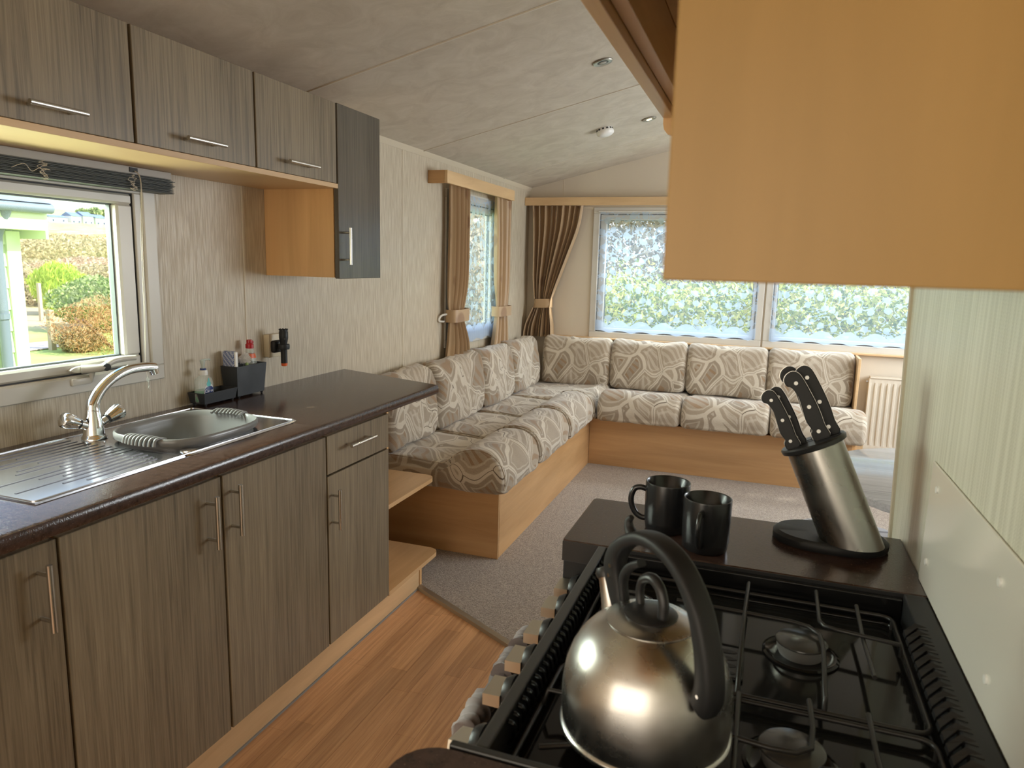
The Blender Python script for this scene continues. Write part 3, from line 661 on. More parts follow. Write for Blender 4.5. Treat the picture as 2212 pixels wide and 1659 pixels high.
bm = bmesh.new(); lathe(bm, [(.001, 1.072), (.0145, 1.072), (.0145, 1.087), (.012, 1.089), (.011, 1.091), (.011, 1.099), (.010, 1.104), (.001, 1.104)], (wx, wy, 0), 24); box(bm, wx+.002, wx+.013, wy-.009, wy+.009, 1.092, 1.099, bev=.002); obj('cap', bm, M_red, t, smooth=40)
# socket with torch on charger
t = thing('wall_socket', (.0, 2.345, 1.02), 'cream surface-mounted wall socket behind the black torch', 'socket')
obj('back_box', bx(.0005, .022, 2.303, 2.392, 1.022, 1.110, bev=.002), M_creamp, t, smooth=40)
obj('face_plate', bx(.022, .029, 2.301, 2.394, 1.020, 1.112, bev=.003), M_creamp, t, smooth=40)
t = thing('torch', (.075, 2.338, .985), 'black torch with orange tail cap held upright at the wall socket', 'torch')
Tx, Ty = .076, 2.330
bm = bmesh.new(); lathe(bm, [(.001, 1.0), (.0125, 1.0), (.0125, 1.072), (.0135, 1.078), (.0165, 1.095), (.0175, 1.10), (.0175, 1.124), (.0160, 1.126), (.0160, 1.134), (.012, 1.134), (.011, 1.126), (.001, 1.126)], (Tx, Ty, 0), 28); obj('body', bm, M_blackm, t, smooth=40)
for i in range(8):
    a = 2*PI*i/8; bm = bmesh.new(); p = V((Tx+.0145*math.cos(a), Ty+.0145*math.sin(a), 1.133)); bmesh.ops.create_uvsphere(bm, u_segments=8, v_segments=6, radius=.0035, matrix=Matrix.Translation(p)); obj('crown_tooth', bm, M_blackm, t, smooth=60)
bm = bmesh.new(); lathe(bm, [(.001, .990), (.008, .988), (.0115, .990), (.0123, 1.0), (.001, 1.0)], (Tx, Ty, 0), 20); obj('tail_cap', bm, M_orange, t, smooth=40)
bm = bmesh.new(); cyl(bm, (Tx+.014, Ty-.012, 1.098), (Tx+.0165, Ty-.0145, 1.098), .003, n=12); obj('button', bm, mk('button_grey', (.06, .06, .06), .3), t)
dirn = V((.78, -.62, 0)).normalized(); rt = V((0, 0, -1))
t = thing('torch_charger', (.03, 2.30, 1.04), 'black plug-in charger whose ring clasps the torch', 'charger')
bm = bmesh.new(); box(bm, .0295, .052, 2.305, 2.36, 1.04, 1.088, bev=.008, seg=3); obj('plug_body', bm, M_blackm, t, smooth=50)
bm = bmesh.new(); lathe(bm, [(.0165, 1.055), (.0215, 1.055), (.0225, 1.06), (.0225, 1.07), (.0215, 1.075), (.0178, 1.075)], (Tx, Ty, 0), 28); obj('ring_clip', bm, M_blackm, t, smooth=50)

# ---------------------------------------------------------------- wall cabinets (left)
XW = .330
wlab = ['grey oak wall cabinet left of the frame, beside the window blind', 'grey oak wall cabinet above the kitchen window, at the top left corner', 'middle grey oak wall cabinet just right of the window blind', 'square grey oak wall cabinet joined to the tall one']
for k, (y0, y1) in ((1, (1.002, 1.434)), (2, (1.44, 1.888)), (3, (1.893, 2.332))):
    t = thing('wall_cabinet', (.16, (y0+y1)/2, 1.67), wlab[k], 'cabinet', 'grey oak wall cabinets')
    obj('body', bx(.001, XW-.019, y0, y1, 1.686, 1.965), M_maple, t)
    dr = obj('door', bx(XW-.018, XW, y0+.001, y1-.002, 1.686, 1.969, bev=.0012, seg=1), M_grey, t)
    h0, h1 = ((.70, .84), (1.138, 1.275), (1.578, 1.721), (2.014, 2.175))[k]
    if k: 
        bm = bmesh.new(); bar_handle(bm, (XW+.034, h0, 1.7225), (XW+.034, h1, 1.7225), (1, 0, 0), .006, .034, .02); obj('handle', bm, M_nickel, dr, smooth=40)
obj('cabinet_base_board', bx(.001, .334, 1.0, 2.333, 1.668, 1.6845, bev=.001), M_mapleL, None, 'long maple board closing the underside of the wall cabinets above the window', 'board', loc=(.16, 1.4, 1.67))
t = thing('tall_wall_cabinet', (.16, 2.49, 1.338), 'tall narrow wall cabinet with dark glossy oak door and maple side', 'cabinet')
obj('side_panel', bx(.001, .311, 2.334, 2.350, 1.342, 1.965), M_maple, t); obj('body', bx(.001, .311, 2.3505, 2.628, 1.342, 1.965), M_maple, t)
M_greyd = grain_mat('grey_oak_gloss', (140, 140, 3.0), (.045, .038, .03), (.085, .073, .057), (.125, .11, .088), (9, 9, .45), .22)
dr = obj('door', bx(.313, .332, 2.336, 2.640, 1.338, 1.970, bev=.0015, seg=1), M_greyd, t)
bm = bmesh.new(); bar_handle(bm, (.366, 2.362, 1.391), (.366, 2.362, 1.528), (1, 0, 0), .006, .034, .018); obj('handle', bm, M_nickel, dr, smooth=40)

# ---------------------------------------------------------------- blind over the kitchen window
t = thing('venetian_blind', (.04, 1.25, 1.60), 'dark venetian blind drawn up under the wall cabinets, slats stacked', 'blind')
bm = bmesh.new(); box(bm, .001, .048, .50, 1.832, 1.645, 1.6675, bev=.002); obj('headrail', bm, mk('headrail', (.42, .39, .36), .45), t)
obj('cord_lock', bx(.0485, .0505, 1.672, 1.70, 1.651, 1.664), M_blackm, t)
bm = bmesh.new()
for i in range(17):
    z = 1.6425-i*.0026; dx = R.uniform(-.004, .005); e = R.uniform(-.006, .006)
    box(bm, .008+dx, .064+dx, .50, 1.822+e, z-.0013, z)
obj('slat_stack', bm, M_slat, t, kind='stuff')
for yc in (.95, 1.385, 1.66):
    for q in range(2 if yc != 1.66 else 2):
        bm = bmesh.new(); pts = [V((.068+R.uniform(0, .008), yc+R.uniform(-.016, .016), 1.640-.043*i/16+R.uniform(-.003, .003))) for i in range(17)]
        tube(bm, cat(pts, 3), .0006, 5); obj('ladder_cord', bm, M_string, t)
bm = bmesh.new(); tube(bm, cat([(.07, 1.30, 1.615), (.075, 1.33, 1.628), (.073, 1.35, 1.612), (.076, 1.37, 1.622), (.072, 1.39, 1.606)], 4), .0007, 5); obj('ladder_cord', bm, M_string, t)
bm = bmesh.new(); tube(bm, cat([(.052, 1.687, 1.655), (.07, 1.690, 1.62), (.062, 1.687, 1.45), (.058, 1.684, 1.2), (.056, 1.681, 1.08), (.056, 1.686, 1.03)], 5), .0010, 6); tube(bm, cat([(.052, 1.691, 1.655), (.068, 1.694, 1.62), (.060, 1.694, 1.45), (.055, 1.69, 1.2), (.054, 1.684, 1.08)], 5), .0009, 6); obj('pull_cord', bm, M_string, t)
bm = bmesh.new(); lathe(bm, [(.001, 1.018), (.0035, 1.02), (.004, 1.028), (.001, 1.036)], (.056, 1.686, 0), 10); tube(bm, cat([(.056, 1.686, 1.018), (.054, 1.69, 1.005), (.058, 1.683, .998), (.056, 1.692, .992), (.055, 1.70, .985)], 4), .0012, 6); obj('cord_toggle', bm, M_clear, t)

# ---------------------------------------------------------------- cushions
def section(pts, k=4): return cat([(a, b, 0) for a, b in pts], k, True)
def soft(mapf, sec, u0, u1, er=.035, nseg=16, amp=.006, sc=9, seed=0, sag=0, tuft=0):
    S = [V((p.x, p.y)) for p in sec]; n = len(S); cen = sum(S, V((0, 0)))/n; nor = []
    for i in range(n):
        d = (S[(i+1) % n]-S[i-1]); q = V((d.y, -d.x)).normalized()
        nor.append(q)
    if sum(nor[i].dot(S[i]-cen) for i in range(n)) < 0: nor = [-q for q in nor]
    st = [(0, 1), (.15, .6), (.4, .28), (.75, .06)]
    us = [(u0+er*a, er*b) for a, b in st]+[(u0+er+(u1-u0-2*er)*i/nseg, 0) for i in range(nseg+1)]+[(u1-er*a, er*b) for a, b in st[::-1]]
    bm = bmesh.new(); lo = []
    for u, ins in us:
        lp = []
        k = (u-u0)/(u1-u0); 
        for i in range(n):
            p = S[i]-nor[i]*ins; top = max(0, nor[i].y)
            w_ = mnoise.noise(V((p.x*sc, p.y*sc, u*sc+seed*5.3)))*amp+abs(mnoise.noise(V((p.x*sc*1.9+7, p.y*sc*1.9, u*sc*3.3+seed*9))))*amp*.9
            p = p+nor[i]*w_
            if sag: p.y -= top*sag*(math.sin(PI*k)**.8)
            if tuft: p = p-nor[i]*tuft*top*math.exp(-((k-.5)/.09)**2)*math.exp(-((S[i].x-.31)/.07)**2)
            lp.append(V(mapf(p.x, p.y, u)))
        lo.append(lp)
    for end, u in ((0, u0), (1, u1)):
        ref = lo[0] if end == 0 else lo[-1]; cc = sum(ref, V((0, 0, 0)))/n; ax_ = (V(mapf(0, 0, u0))-V(mapf(0, 0, u1))).normalized()*(1 if end == 0 else -1)
        for kk, bb in ((.72, .006), (.4, .010), (.08, .011)):
            lp = [cc+(p-cc)*kk+ax_*bb for p in ref]
            if end == 0: lo.insert(0, lp)
            else: lo.append(lp)
    loft(bm, lo); return bm
seat_sec = section([(.03, .352), (.02, .42), (.05, .468), (.20, .478), (.34, .474), (.46, .468), (.505, .492), (.56, .532), (.63, .548), (.70, .540), (.755, .505), (.785, .44), (.785, .385), (.765, .350), (.60, .343), (.3, .343)])
def seam(mapf, sec, u, k=1.0): # piping loop around one end
    n = len(sec); return [V(mapf(p.x, p.y, u)) for p in sec]
mLs = lambda a, z, u: (a, u, z)
mFs = lambda a, z, u: (u, YF-a*1.035, z)
sl = ['patterned seat cushion nearest the kitchen on the left sofa run', 'second patterned seat cushion from the kitchen, middle of the left run', 'third seat cushion from the kitchen, next to the sofa corner']
for k, (a, b) in enumerate(((2.955, 3.515), (3.52, 4.125), (4.13, 4.765))):
    t = thing('seat_cushion', (.40, (a+b)/2, .342), sl[k], 'cushion', 'seat cushions of the left run')
    obj('cover', soft(mLs, seat_sec, a, b, .035, 18, .007, 8, k, tuft=.018), M_fab, t, smooth=70)
    for q in (.012, -.012):
        u = (a if q > 0 else b)+q; bm = bmesh.new(); tube(bm, [V(mLs(p.x+(.001), p.y+.003, u)) for p in seat_sec[8:50]], .0028, 5); obj('piping', bm, M_fab, t, smooth=60)
t = thing('seat_cushion', (.42, 5.15, .342), 'flat square seat cushion filling the inner corner of the sofa', 'cushion')
cs = section([(.03, .352), (.02, .42), (.05, .465), (.3, .478), (.6, .492), (.70, .510), (.755, .49), (.772, .44), (.772, .385), (.755, .350), (.4, .343)])
obj('cover', soft(mLs, cs, 4.772, 5.55, .03, 20, .008, 7, 11), M_fab, t, smooth=70)
sl = ['patterned seat cushion beside the sofa corner on the window run', 'middle patterned seat cushion under the end window', 'last patterned seat cushion of the window run, by the radiator']
for k, (a, b) in enumerate(((.80, 1.368), (1.374, 1.932), (1.938, 2.505))):
    t = thing('seat_cushion', ((a+b)/2, 5.15, .342), sl[k], 'cushion', 'seat cushions of the window run')
    obj('cover', soft(mFs, seat_sec, a, b, .035, 18, .006, 8, 20+k, tuft=.012), M_fab, t, smooth=70)
bsec = section([(.03, .49), (.028, .66), (.045, .83), (.10, .862), (.155, .848), (.185, .80), (.205, .68), (.212, .57), (.20, .498), (.165, .482), (.08, .480)])
bl = ['back cushion against the left wall, partly hidden behind the worktop end', 'creased back cushion below the left-wall window, second from the kitchen', 'back cushion below the right curtain of the left-wall window', 'back cushion against the left wall in the sofa corner']
for k, (a, b) in enumerate(((2.965, 3.50), (3.505, 4.19), (4.195, 4.745), (4.75, 5.345))):
    t = thing('back_cushion', (.12, (a+b)/2, .48), bl[k], 'cushion', 'back cushions of the left run')
    obj('cover', soft(mLs, bsec, a, b, .05, 20, .014, 7, 30+k, sag=.018), M_fab, t, smooth=70)
bl = ['back cushion under the end window, closest to the sofa corner', 'second back cushion under the end window counted from the corner', 'third back cushion under the end window counted from the corner', 'last back cushion under the end window, next to the maple end panel']
for k, (a, b) in enumerate(((.205, .752), (.757, 1.328), (1.333, 1.898), (1.903, 2.466))):
    t = thing('back_cushion', ((a+b)/2, 5.45, .48), bl[k], 'cushion', 'back cushions of the window run')
    obj('cover', soft(mFs, bsec, a, b, .04, 20, .009, 8, 40+k, sag=.016), M_fab, t, smooth=70)
# sofa bases
t = thing('sofa_base', (.37, 3.9, 0), 'maple box base of the left sofa run with closed side facing the kitchen', 'sofa base')
obj('end_panel', bx(.006, .735, 3.028, 3.046, .009, .341, bev=.001), M_mapleH, t)
obj('front_panel', bx(.718, .7365, 3.0465, 4.862, .009, .341, bev=.001), M_mapleH, t)
obj('seat_board', bx(.006, .717, 3.047, 5.56, .32, .341), M_mapleH, t)
obj('corner_bead', bx(.7355, .739, 3.0265, 3.031, .009, .34), M_mapleL, t)
t = thing('sofa_base', (1.6, 5.2, 0), 'maple box base of the sofa run under the end window', 'sofa base')
obj('front_panel', bx(.737, 2.44, 4.864, 4.882, .009, .341, bev=.001), M_mapleH, t)
obj('seat_board', bx(.737, 2.46, 4.883, 5.56, .32, .341), M_mapleH, t)
obj('end_panel', bx(2.441, 2.459, 4.884, 5.56, .009, .319), M_maple, t)
obj('backrest_end_panel', bx(2.474, 2.492, 5.30, 5.56, .35, .835, bev=.003), M_mapleL, t)
bm = bmesh.new(); box(bm, 2.46, 2.505, 4.9, 4.93, .25, .34); obj('support_block', bm, M_mapleL, t)

# ---------------------------------------------------------------- pelmets and curtains
t = thing('curtain_pelmet', (.06, 4.3, 1.85), 'maple box pelmet over the small left-wall window', 'pelmet')
obj('front_board', bx(.104, .122, 3.745, 4.872, 1.848, 1.918, bev=.001), M_mapleL, t)
for a in (3.745, 4.854): obj('side_board', bx(.001, .1035, a, a+.018, 1.848, 1.918), M_mapleH, t)
t = thing('curtain_pelmet', (1.8, 5.5, 1.86), 'long maple pelmet across the end wall above the big windows', 'pelmet')
obj('front_board', bx(.002, XR-.01, YF-.122, YF-.104, 1.865, 1.925, bev=.001), M_mapleL, t); obj('top_board', bx(.002, XR-.01, YF-.1035, YF-.001, 1.909, 1.925), M_mapleL, t)
def curtain(mapf, levels, folds, amp, seed, nu=90, thick=.0035):
    """levels: (z, centre, halfwidth, fold depth factor)"""
    rr = random.Random(seed); ph = [rr.uniform(-.25, .25) for _ in range(60)]
    zs = cat([(l[0], l[1], l[2]) for l in levels], 6); da = cat([(l[0], l[3], 0) for l in levels], 6)
    bm = bmesh.new(); rows = []
    for zc_, d in zip(zs, da):
        rowf = []
        for i in range(nu+1):
            s = i/nu; k = s*folds; w_ = ph[int(k) % 60]; off = math.sin(2*PI*k+w_*3)+.35*math.sin(4*PI*k+1+ph[(int(k)+7) % 60]*6)
            zz = zc_.x; hw = zc_.z
            uu = zc_.y+hw*(2*s-1)+hw*.04*math.sin(2*PI*k+1.3)
            dep = .055+amp*d.y*off*.5
            rowf.append(V(mapf(uu, zz, dep)))
        rows.append(rowf)
    vs = [[bm.verts.new(p) for p in r_] for r_ in rows]
    for a in range(len(vs)-1):
        for i in range(nu): bm.faces.new((vs[a][i], vs[a][i+1], vs[a+1][i+1], vs[a+1][i]))
    bmesh.ops.recalc_face_normals(bm, faces=bm.faces[:])
    bmesh.ops.solidify(bm, geom=bm.faces[:], thickness=thick); return bm
mWL = lambda u, z, d: (d+.004, u, z); mWF = lambda u, z, d: (u, YF-.004-d, z)
def tieback(mapf, u0, u1, z0, z1, dep0, dep1, tilt=0):
    bm = bmesh.new(); lo = []
    n = 28
    for zz in (z0, z1):
        lp = []
        for i in range(n):
            a = 2*PI*i/n; c, s = math.cos(a), math.sin(a)
            uu = (u0+u1)/2+(u1-u0)/2*abs(c)**.6*(1 if c > 0 else -1); dd = (dep0+dep1)/2+(dep1-dep0)/2*abs(s)**.6*(1 if s > 0 else -1)
            lp.append(V(mapf(uu, zz+tilt*(uu-u0), dd)))
        lo.append(lp)
    loft(bm, lo, cap=False); bmesh.ops.recalc_face_normals(bm, faces=bm.faces[:]); bmesh.ops.solidify(bm, geom=bm.faces[:], thickness=.003); return bm
t = thing('curtain', (.06, 4.03, .84), 'bronze curtain tied back at the kitchen side of the left-wall window', 'curtain', 'bronze tied-back curtains')
obj('drape', curtain(mWL, [(1.87, 4.06, .13, .9), (1.6, 4.06, .125, 1), (1.3, 4.05, .125, 1), (1.15, 4.03, .11, .7), (1.09, 4.035, .09, .5), (1.03, 4.04, .10, .8), (.93, 4.06, .13, 1.1), (.835, 4.06, .155, 1.2)], 4.5, .05, 1), M_curt, t, smooth=60)
tb = obj('tieback', tieback(mWL, 3.925, 4.155, 1.05, 1.125, .012, .108, .02), M_curt, t, smooth=50)
bm = bmesh.new(); tube(bm, cat([(.045, 3.93, 1.10), (.02, 3.895, 1.09), (.012, 3.885, 1.06), (.03, 3.92, 1.055)], 5), .006, 8, flat=.4); obj('loop', bm, M_lining, tb, smooth=60)
t = thing('curtain', (.06, 4.8, .84), 'bronze curtain tied back at the far side of the left-wall window', 'curtain', 'bronze tied-back curtains')
obj('drape', curtain(mWL, [(1.87, 4.80, .16, .8), (1.6, 4.80, .15, 1), (1.3, 4.81, .145, .9), (1.16, 4.82, .125, .6), (1.09, 4.82, .12, .5), (1.03, 4.81, .12, .8), (.93, 4.80, .14, 1.0), (.84, 4.79, .16, 1.1)], 4.0, .05, 2), M_curt, t, smooth=60)
obj('tieback', tieback(mWL, 4.69, 4.95, 1.04, 1.11, .012, .104), M_curt, t, smooth=50)
t = thing('curtain', (.25, 5.5, .83), 'wide bronze curtain gathered into a tieback in the room corner', 'curtain', 'bronze tied-back curtains')
obj('drape', curtain(mWF, [(1.868, .257, .21, 1), (1.7, .25, .19, 1.1), (1.5, .22, .15, 1.1), (1.3, .185, .11, .9), (1.16, .165, .078, .6), (1.10, .162, .070, .45), (1.05, .155, .08, .7), (.93, .14, .115, 1.2), (.835, .135, .125, 1.3)], 8.6, .045, 3, 170), M_curt, t, smooth=60)
obj('tieback', tieback(mWF, .088, .238, 1.065, 1.135, .012, .105, .05), M_curt, t, smooth=50)
# lace nets
def net(mapf, u0, u1, z0, z1, d0, seed, scal=True, folds=5, fa=.0012):
    bm = bmesh.new(); nu, nz_ = 120, 24; rows = []
    for j in range(nz_+1):
        row = []
        for i in range(nu+1):
            s = i/nu; u = u0+(u1-u0)*s; zb = z0+(abs(math.sin(u*18))*-.0+(.018*abs(math.sin(u*18)) if scal else 0)); z = zb+(z1-zb)*j/nz_
            row.append(bm.verts.new(V(mapf(u, z, d0+fa*math.sin(s*folds*6.3+seed)*(.4+.6*(j/nz_))))))
        rows.append(row)
    for j in range(nz_):
        for i in range(nu): bm.faces.new((rows[j][i], rows[j][i+1], rows[j+1][i+1], rows[j+1][i]))
    return bm
t = thing('net_curtain', (1.2, 5.56, .9), 'white floral lace net over the left end window', 'net curtain', 'lace nets on the end windows')
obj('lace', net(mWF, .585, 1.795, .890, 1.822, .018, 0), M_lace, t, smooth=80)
bm = bmesh.new(); tube(bm, [(.575, YF-.022, 1.826), (1.80, YF-.022, 1.826)], .004, 8); obj('heading_wire', bm, M_whitepl, t)
t = thing('net_curtain', (2.5, 5.56, .9), 'white floral lace net over the right end window above the radiator', 'net curtain', 'lace nets on the end windows')
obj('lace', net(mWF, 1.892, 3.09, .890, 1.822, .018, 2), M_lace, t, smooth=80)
bm = bmesh.new(); tube(bm, [(1.87, YF-.022, 1.826), (3.09, YF-.022, 1.826)], .004, 8); obj('heading_wire', bm, M_whitepl, t)
t = thing('net_curtain', (.02, 4.4, .88), 'white lace net hanging between the tied curtains of the left-wall window', 'net curtain')
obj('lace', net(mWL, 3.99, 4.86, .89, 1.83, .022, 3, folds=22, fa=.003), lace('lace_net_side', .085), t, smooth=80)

# ---------------------------------------------------------------- radiator, table, stool
t = thing('radiator', (2.9, 5.52, .15), 'cream panel radiator on the end wall right of the sofa', 'radiator')
bm = bmesh.new(); rx0, rx1 = 2.585, 3.30
loop = []
nr = 18; pitch = (rx1-rx0)/nr; prof = [(rx0, 5.50)]
for i in range(nr):
    x0 = rx0+i*pitch; prof += [(x0+pitch*.14, 5.50), (x0+pitch*.30, 5.512), (x0+pitch*.70, 5.512), (x0+pitch*.86, 5.50)]
prof.append((rx1, 5.50)); front = [(a, b) for a, b in prof]; back = [(rx1, 5.53), (rx0, 5.53)]
full = front+back
cx_ = [(a, 5.50 if b > 5.505 and b < 5.52 else b) for a, b in full]
loft(bm, [[V((a, b, z)) for a, b in q] for z, q in ((.17, cx_), (.20, cx_), (.225, full), (.625, full), (.65, cx_), (.68, cx_))]); obj('panel', bm, M_rad, t, smooth=30)
obj('top_grille', bx(rx0-.004, rx1+.004, 5.49, 5.552, .681, .694, bev=.003), M_rad, t)
obj('side_cover', bx(rx0-.008, rx0-.0005, 5.494, 5.55, .17, .680, bev=.002), M_rad, t)
bm = bmesh.new(); cyl(bm, (rx0-.008, 5.515, .655), (rx0-.024, 5.515, .655), .007, n=12); obj('bleed_valve', bm, M_nickel, t)
t = thing('dining_table', (2.8, 2.7, 0), 'oval dining table with pale grey oak top behind the partition', 'table')
bm = bmesh.new(); loft(bm, [oval(2.78, 2.70, a, b, z, 64, 2.5) for a, b, z in ((.66, .49, .690), (.667, .497, .694), (.667, .497, .716), (.66, .49, .72))]); obj('tabletop', bm, M_greyH, t, smooth=40)
bm = bmesh.new(); lathe(bm, [(.001, .03), (.035, .03), (.035, .69), (.001, .69)], (2.95, 2.7, 0), 24); obj('pedestal', bm, M_nickel, t, smooth=40)
bm = bmesh.new(); lathe(bm, [(.001, .009), (.24, .009), (.24, .018), (.05, .035), (.001, .035)], (2.95, 2.7, 0), 32); obj('foot_plate', bm, M_nickel, t, smooth=40)
t = thing('dining_stool', (2.19, 2.70, .009), 'padded dining stool with pale patterned seat beneath the oak table', 'stool')
bm = bmesh.new(); loft(bm, [oval(2.21, 2.775, .195*k, .175*k, z, 40, 3.4) for k, z in ((.9, .40), (.98, .405), (1.0, .425), (.97, .445), (.85, .456), (.4, .461), (.05, .462))]); displace(bm, .006, 14); obj('seat_pad', bm, M_stool, t, smooth=70)
obj('seat_frame', bx(2.04, 2.35, 2.585, 2.875, .37, .40, bev=.003), M_mapleL, t)
for a in (2.045, 2.318):
    for b in (2.59, 2.843): obj('leg', bx(a, a+.028, b, b+.028, .009, .37, bev=.002), M_mapleL, t)

# ---------------------------------------------------------------- ceiling fittings
tilt = Matrix.Rotation(-math.atan(SL), 4, 'Y')
def ceil_at(x, y): return V((x, y, zc(x)))
M_lampring = mk('lamp_ring', (.45, .42, .37), .3, 1)
M_bulb = mk('lamp_lit', (1, .9, .6), .4, emis=(1, .76, .36), es=4)
M_lens = mk('lamp_dark', (.35, .33, .29), .15)
for k, (x, y, lit) in enumerate(((1.114, 3.167, 0), (1.117, 4.402, 1))):
    t = thing('ceiling_downlight', ceil_at(x, y), ('unlit round ceiling downlight with silver ring, nearer the kitchen', 'lit round ceiling downlight glowing warm, nearer the end wall')[k], 'ceiling light', 'recessed ceiling downlights')
    for nm, pr, m in (('ring', [(.030, 0), (.042, -.001), (.043, -.004), (.040, -.007), (.031, -.005)], M_lampring), ('inner_ring', [(.020, -.001), (.028, -.001), (.028, -.004), (.021, -.006)], M_black if not lit else M_lampring), ('lens', [(.001, -.003), (.019, -.003), (.019, -.005), (.012, -.0075), (.001, -.0085)], M_bulb if lit else M_lens)):
        bm = bmesh.new(); lathe(bm, pr, (0, 0, 0), 32, tilt); bm.transform(Matrix.Translation(ceil_at(x, y))); obj(nm, bm, m, t, smooth=40)
    if lit:
        l = bpy.data.lights.new('lamp_glow', 'SPOT'); l.energy = 9; l.color = (1, .74, .42); l.spot_size = 2.3; l.spot_blend = .6; l.shadow_soft_size = .02
        lo = bpy.data.objects.new('lamp_glow', l); C.objects.link(lo); lo.parent = t; lo.location = (0, 0, -.02)
t = thing('smoke_alarm', ceil_at(.868, 4.337), 'white round smoke alarm on the sloping ceiling beside the lit downlight', 'smoke alarm')
for nm, pr in (('base', [(.001, 0), (.046, 0), (.047, -.012), (.001, -.012)]), ('cover', [(.001, -.0125), (.05, -.0125), (.053, -.022), (.05, -.032), (.035, -.042), (.001, -.044)])):
    bm = bmesh.new(); lathe(bm, pr, (0, 0, 0), 32, tilt); bm.transform(Matrix.Translation(ceil_at(.868, 4.337))); obj(nm, bm, M_whitepl, t, smooth=40)
for i in range(12):
    a = 2*PI*i/12; bm = bmesh.new(); p = tilt @ V((.0475*math.cos(a), .0475*math.sin(a), -.007)); box(bm, -.002, .002, -.006, .006, -.004, .004)
    bm.transform(Matrix.Translation(ceil_at(.868, 4.337)+p) @ tilt @ Matrix.Rotation(a, 4, 'Z')); obj('vent_slot', bm, M_black, t)

# ---------------------------------------------------------------- right run: worktops, cooker
bm = bmesh.new(); lo = [rrect(1.529, 2.140, 1.238, 1.503, .010, z, 3, (0, 1, 1, 0)) for z in (.862, .898)]; lo.append(rrect(1.531, 2.140, 1.240, 1.501, .010, .90, 3, (0, 1, 1, 0))); loft(bm, lo)
obj('worktop', bm, M_top, None, 'short dark speckled worktop beyond the cooker carrying the mugs and knife block', 'worktop', smooth=35)
obj('worktop_edge_strip', bx(1.531, 2.139, 1.2355, 1.2375, .860, .8985), M_black, None, 'black edging strip on the worktop face turned to the cooker', 'edging', loc=(1.85, 1.236, .86))
t = thing('end_cabinet', (1.85, 1.37, 0), 'narrow black and oak cabinet under the short worktop beyond the cooker', 'cabinet')
obj('body', bx(1.552, 2.140, 1.2535, 1.485, .11, .861), M_grey, t)
obj('side_panel', bx(1.532, 2.140, 1.240, 1.2525, .0, .861, bev=.004), M_blackm, t)
obj('kickboard', bx(1.60, 2.138, 1.256, 1.47, .009, .108), M_mapleL, t)
bm = bmesh.new(); lo = [rrect(1.529, 2.140, -.6, .626, .05, z, 6, (0, 1, 0, 0)) for z in (.862, .897)]; lo.append(rrect(1.532, 2.140, -.6, .624, .048, .90, 6, (0, 1, 0, 0))); loft(bm, lo)
obj('worktop', bm, M_top, None, 'dark speckled worktop corner in front of the cooker at the bottom of the photo', 'worktop', smooth=35)
t = thing('base_cabinet', (1.85, .0, 0), 'grey oak base cabinet under the near dark worktop', 'cabinet')
obj('body', bx(1.555, 2.140, -.59, .618, .0, .861), M_grey, t)
obj('joining_strip', bx(1.575, 2.136, .6275, .6375, .880, .9025, bev=.002), mk('strip_black', (.02, .02, .02), .3), None, 'black metal joining strip between near worktop and cooker', 'trim strip', loc=(1.85, .632, .88))

t = thing('cooker', (1.87, .935, 0), 'black gas cooker with four burners and wire pan supports', 'cooker')
X0, X1, Y0, Y1 = 1.600, 2.137, .640, 1.235
obj('body', bx(1.618, X1, Y0+.001, Y1, .0, .845), M_blackm, t)
obj('hob_tray', bx(1.618, 2.102, Y0+.002, Y1-.012, .8455, .8555, bev=.002), M_hobglass, t)
bm = bmesh.new(); tube(bm, [V((p.x, p.y, .857)) for p in rrect(1.64, 2.088, Y0+.02, Y1-.03, .02, 0, 4)], .003, 6, closed=True); obj('tray_rim', bm, M_hobglass, t, smooth=60)
obj('front_rail', bx(1.600, 1.616, Y0, Y1, .845, .9, bev=.002), mk('rail_enamel', (.035, .035, .035), .35), t)
obj('side_rail', bx(2.103, X1, Y0, Y1, .846, .9, bev=.003), M_blackm, t)
obj('back_rail', bx(1.6165, 2.1025, Y1-.011, Y1, .8456, .893, bev=.002), M_enamel, t)
obj('near_rail', bx(1.6165, 2.1025, Y0, Y0+.008, .8456, .893, bev=.002), M_enamel, t)
cp = obj('control_panel', bx(1.590, 1.6175, Y0, Y1, .76, .843, bev=.003), M_blackm, t)
od = obj('oven_door', bx(1.585, 1.6175, Y0+.004, Y1-.004, .12, .755, bev=.004), M_enamel, t)
bm = bmesh.new(); cyl(bm, (1.488, .68, .725), (1.488, 1.20, .725), .007, n=14)
for yy in (.70, 1.18): cyl(bm, (1.488, yy, .725), (1.586, yy, .725), .005, n=10)
obj('oven_handle', bm, M_chrome, od, smooth=40)
# louvres
l0 = None
for i in range(21):
    y = .665+i*.0225
    if l0 is None:
        bm = bmesh.new(); lp = [(2.086, .0, .893), (2.101, .0075, .9035), (2.116, .002, .9018), (2.116, -.005, .9008), (2.102, -.001, .9005), (2.088, -.009, .889)]
        loft(bm, [[V((x, y+yy, z)) for x, yy, z in lp], [V((x, y+yy+.004, z-.008)) for x, yy, z in lp]]); l0 = obj('louvre', bm, M_black, t); y_l0 = y
    else:
        c = l0.copy(); C.objects.link(c); c.location = (l0.location.x, l0.location.y+(y-y_l0), l0.location.z)
l1 = None
for i in range(30):
    y = .70+i*.0165
    if l1 is None:
        bm = bmesh.new(); tube(bm, cat([(1.6165, y, .893), (1.6225, y+.003, .888), (1.624, y+.004, .872), (1.6165, y+.002, .862)], 4), .0032, 6); l1 = obj('rail_louvre', bm, M_enamel, t, smooth=60); y_l1 = y
    else:
        c = l1.copy(); C.objects.link(c); c.location = (l1.location.x, l1.location.y+(y-y_l1), l1.location.z)
